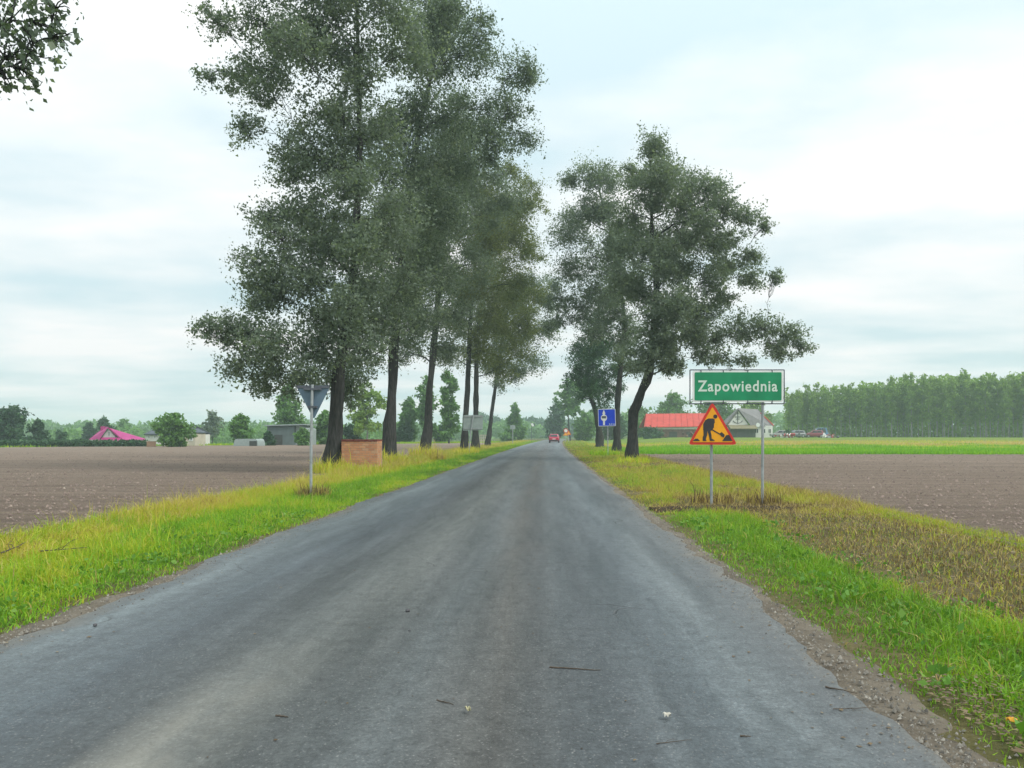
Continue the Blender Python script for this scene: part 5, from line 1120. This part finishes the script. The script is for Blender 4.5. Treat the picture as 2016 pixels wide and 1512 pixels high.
n = 420; y = 3.2 + 14 * RNG.random(n) ** 1.4; u = np.where(RNG.random(n) < .5, ROAD_L + .1 + np.abs(RNG.normal(0, .25, n)), ROAD_R - .08 - np.abs(RNG.normal(0, .25, n)))
litter('leaf_litter', 'scattered small leaves along both asphalt edges', u, y, .017, .034)
n = 130; y = 3.0 + 9 * RNG.random(n); u = RNG.uniform(-3, 1.5, n)
litter('leaf_litter', 'sparse leaf crumbs across the asphalt', u, y, .016, .036)
def stick(name, label, a, b, r=.006, fork=0, lift=.038):
    (x0, y0), (x1, y1) = px_ground(*a), px_ground(*b)
    p0 = np.array([x0, y0, GZ(x0, y0) + lift]); p1 = np.array([x1, y1, GZ(x1, y1) + lift]); c = crooked(p0, p1, 8, .07); c[:, 2] = p0[2] + RNG.normal(0, .001, 8); r = r * .5 if lift < .1 else r
    e_ = tag(empty(name, tuple(p0)), label, 'twig' if 'branch' not in name else 'branch')
    mb = MB(); mb.tube(c - p0, np.linspace(r, r * .45, 8), 6); mb.build('stem', MAT['twig'], e_)
    for k in range(fork):
        i = 2 + k % 5; L = np.linalg.norm(p1 - p0) * .35; a_ = RNG.uniform(-1, 1); dr = (p1 - p0) / np.linalg.norm(p1 - p0)
        q = c[i] - p0 + (dr * math.cos(a_) + np.array([-dr[1], dr[0], 0]) * math.sin(a_)) * L + np.array([0, 0, RNG.uniform(0, .12) if lift > .1 else 0])
        mb = MB(); mb.tube(crooked(c[i] - p0, q, 5, .2), np.linspace(r * .55, r * .25, 5), 5); mb.build('side_shoot', MAT['twig'], e_)
stick('fallen_twig', 'longest straight dark twig lying across the middle of the asphalt', (1082, 1327), (1182, 1333), .009)
stick('fallen_twig', 'pale twig at the sandy edge of the asphalt near the verge', (1625, 1366), (1688, 1380), .008)
stick('fallen_twig', 'thin long twig crossing onto the sandy shoulder', (1640, 1412), (1726, 1408), .005, 1)
stick('fallen_twig', 'short forked twig lying left of the long dark twig on asphalt', (860, 1394), (893, 1402), .006, 1)
stick('fallen_twig', 'short thick twig piece near the dusty streak', (543, 1425), (567, 1428), .009)
stick('fallen_twig', 'thin curved twig between the two pale scraps', (1292, 1482), (1362, 1474), .004, 1)
stick('fallen_twig', 'short stubby twig near the sandy corner', (1457, 1466), (1478, 1468), .008)
stick('fallen_branch', 'forked dead branch lying in the yellow grass by the field', (2, 1112), (52, 1088), .008, 2, .12)
stick('fallen_branch', 'long thin dead branch flat in the yellow grass by the field', (80, 1106), (172, 1098), .007, 2, .11)
def scrap_paper(label, px, py, w, l, mat, rz, z=.04):
    x, y = px_ground(px, py); mb = MB(); n = 5
    for k in range(n):
        pass
    V = [(-w + 2 * w * i / 4, -l + 2 * l * j / 3 + RNG.normal(0, l * .12), .006 + .02 * RNG.random()) for j in range(4) for i in range(5)]
    mb.add(V, [(j * 5 + i, j * 5 + i + 1, j * 5 + i + 6, j * 5 + i + 5) for j in range(3) for i in range(4)])
    o = mb.build('litter_scrap', mat, None, (x, y, GZ(x, y) + z)); o.rotation_euler = (0, 0, rz); mod = o.modifiers.new('thickness', 'SOLIDIFY'); mod.thickness = .002
    tag(o, label, 'litter')
scrap_paper('crumpled pale yellow scrap on the asphalt near the forked twig', 921, 1419, .010, .016, plain('paper_yellow', (.40, .38, .24), .7, .15, 30), .4)
scrap_paper('small cream scrap on the asphalt above the thin curved twig', 1313, 1431, .016, .012, MAT['paper'], .2)
scrap_paper('white and orange wrapper in the leaves at the verge corner', 1992, 1456, .010, .02, plain('wrapper_orange', (.75, .36, .03), .5, .4, 25), 1.1, .07)
def pebble(label, px, py, r):
    x, y = px_ground(px, py); mb = MB(); n = 8
    V = [(r * RNG.uniform(.8, 1.2) * math.cos(a) * math.cos(b), r * RNG.uniform(.8, 1.2) * math.sin(a) * math.cos(b), r * .75 * math.sin(b)) for b in (-.9, -.2, .5, 1.1) for a in np.linspace(0, 6.283, n + 1)[:-1]]
    Fs = [(j * n + i, j * n + (i + 1) % n, (j + 1) * n + (i + 1) % n, (j + 1) * n + i) for j in range(3) for i in range(n)] + [tuple(range(n - 1, -1, -1)), tuple(range(3 * n, 4 * n))]
    mb.add(V, Fs); o = mb.build('pebble', MAT['stone'], None, (x, y, .035 + r * .55)); tag(o, label, 'stone')
pebble('single dark stone lying alone on the open asphalt', 803, 1214, .017)
pebble('tiny dark stone just nearer than the single dark stone', 806, 1253, .008)
pebble('dark pebble close to the sandy asphalt edge of the yellow verge', 187, 1243, .014)

# ------------------------------------------------------------------ haze: one box of even, thin air round everything
mb = MB(); mb.box(-1620, 1620, -120, 3120, -4.0, 27.5)
hz_m = bpy.data.materials.new('haze_air'); hz_m.use_nodes = True; hn = hz_m.node_tree.nodes; hn.clear()
ho = hn.new('ShaderNodeOutputMaterial'); pv = hn.new('ShaderNodeVolumePrincipled'); pv.inputs['Density'].default_value = .0009
pv.inputs['Color'].default_value = (.72, .90, .90, 1); pv.inputs['Anisotropy'].default_value = .2
hz_m.node_tree.links.new(pv.outputs[0], ho.inputs['Volume'])
hz = mb.build('haze', hz_m); tag(hz, 'thin blue green haze over the land', kind='stuff')
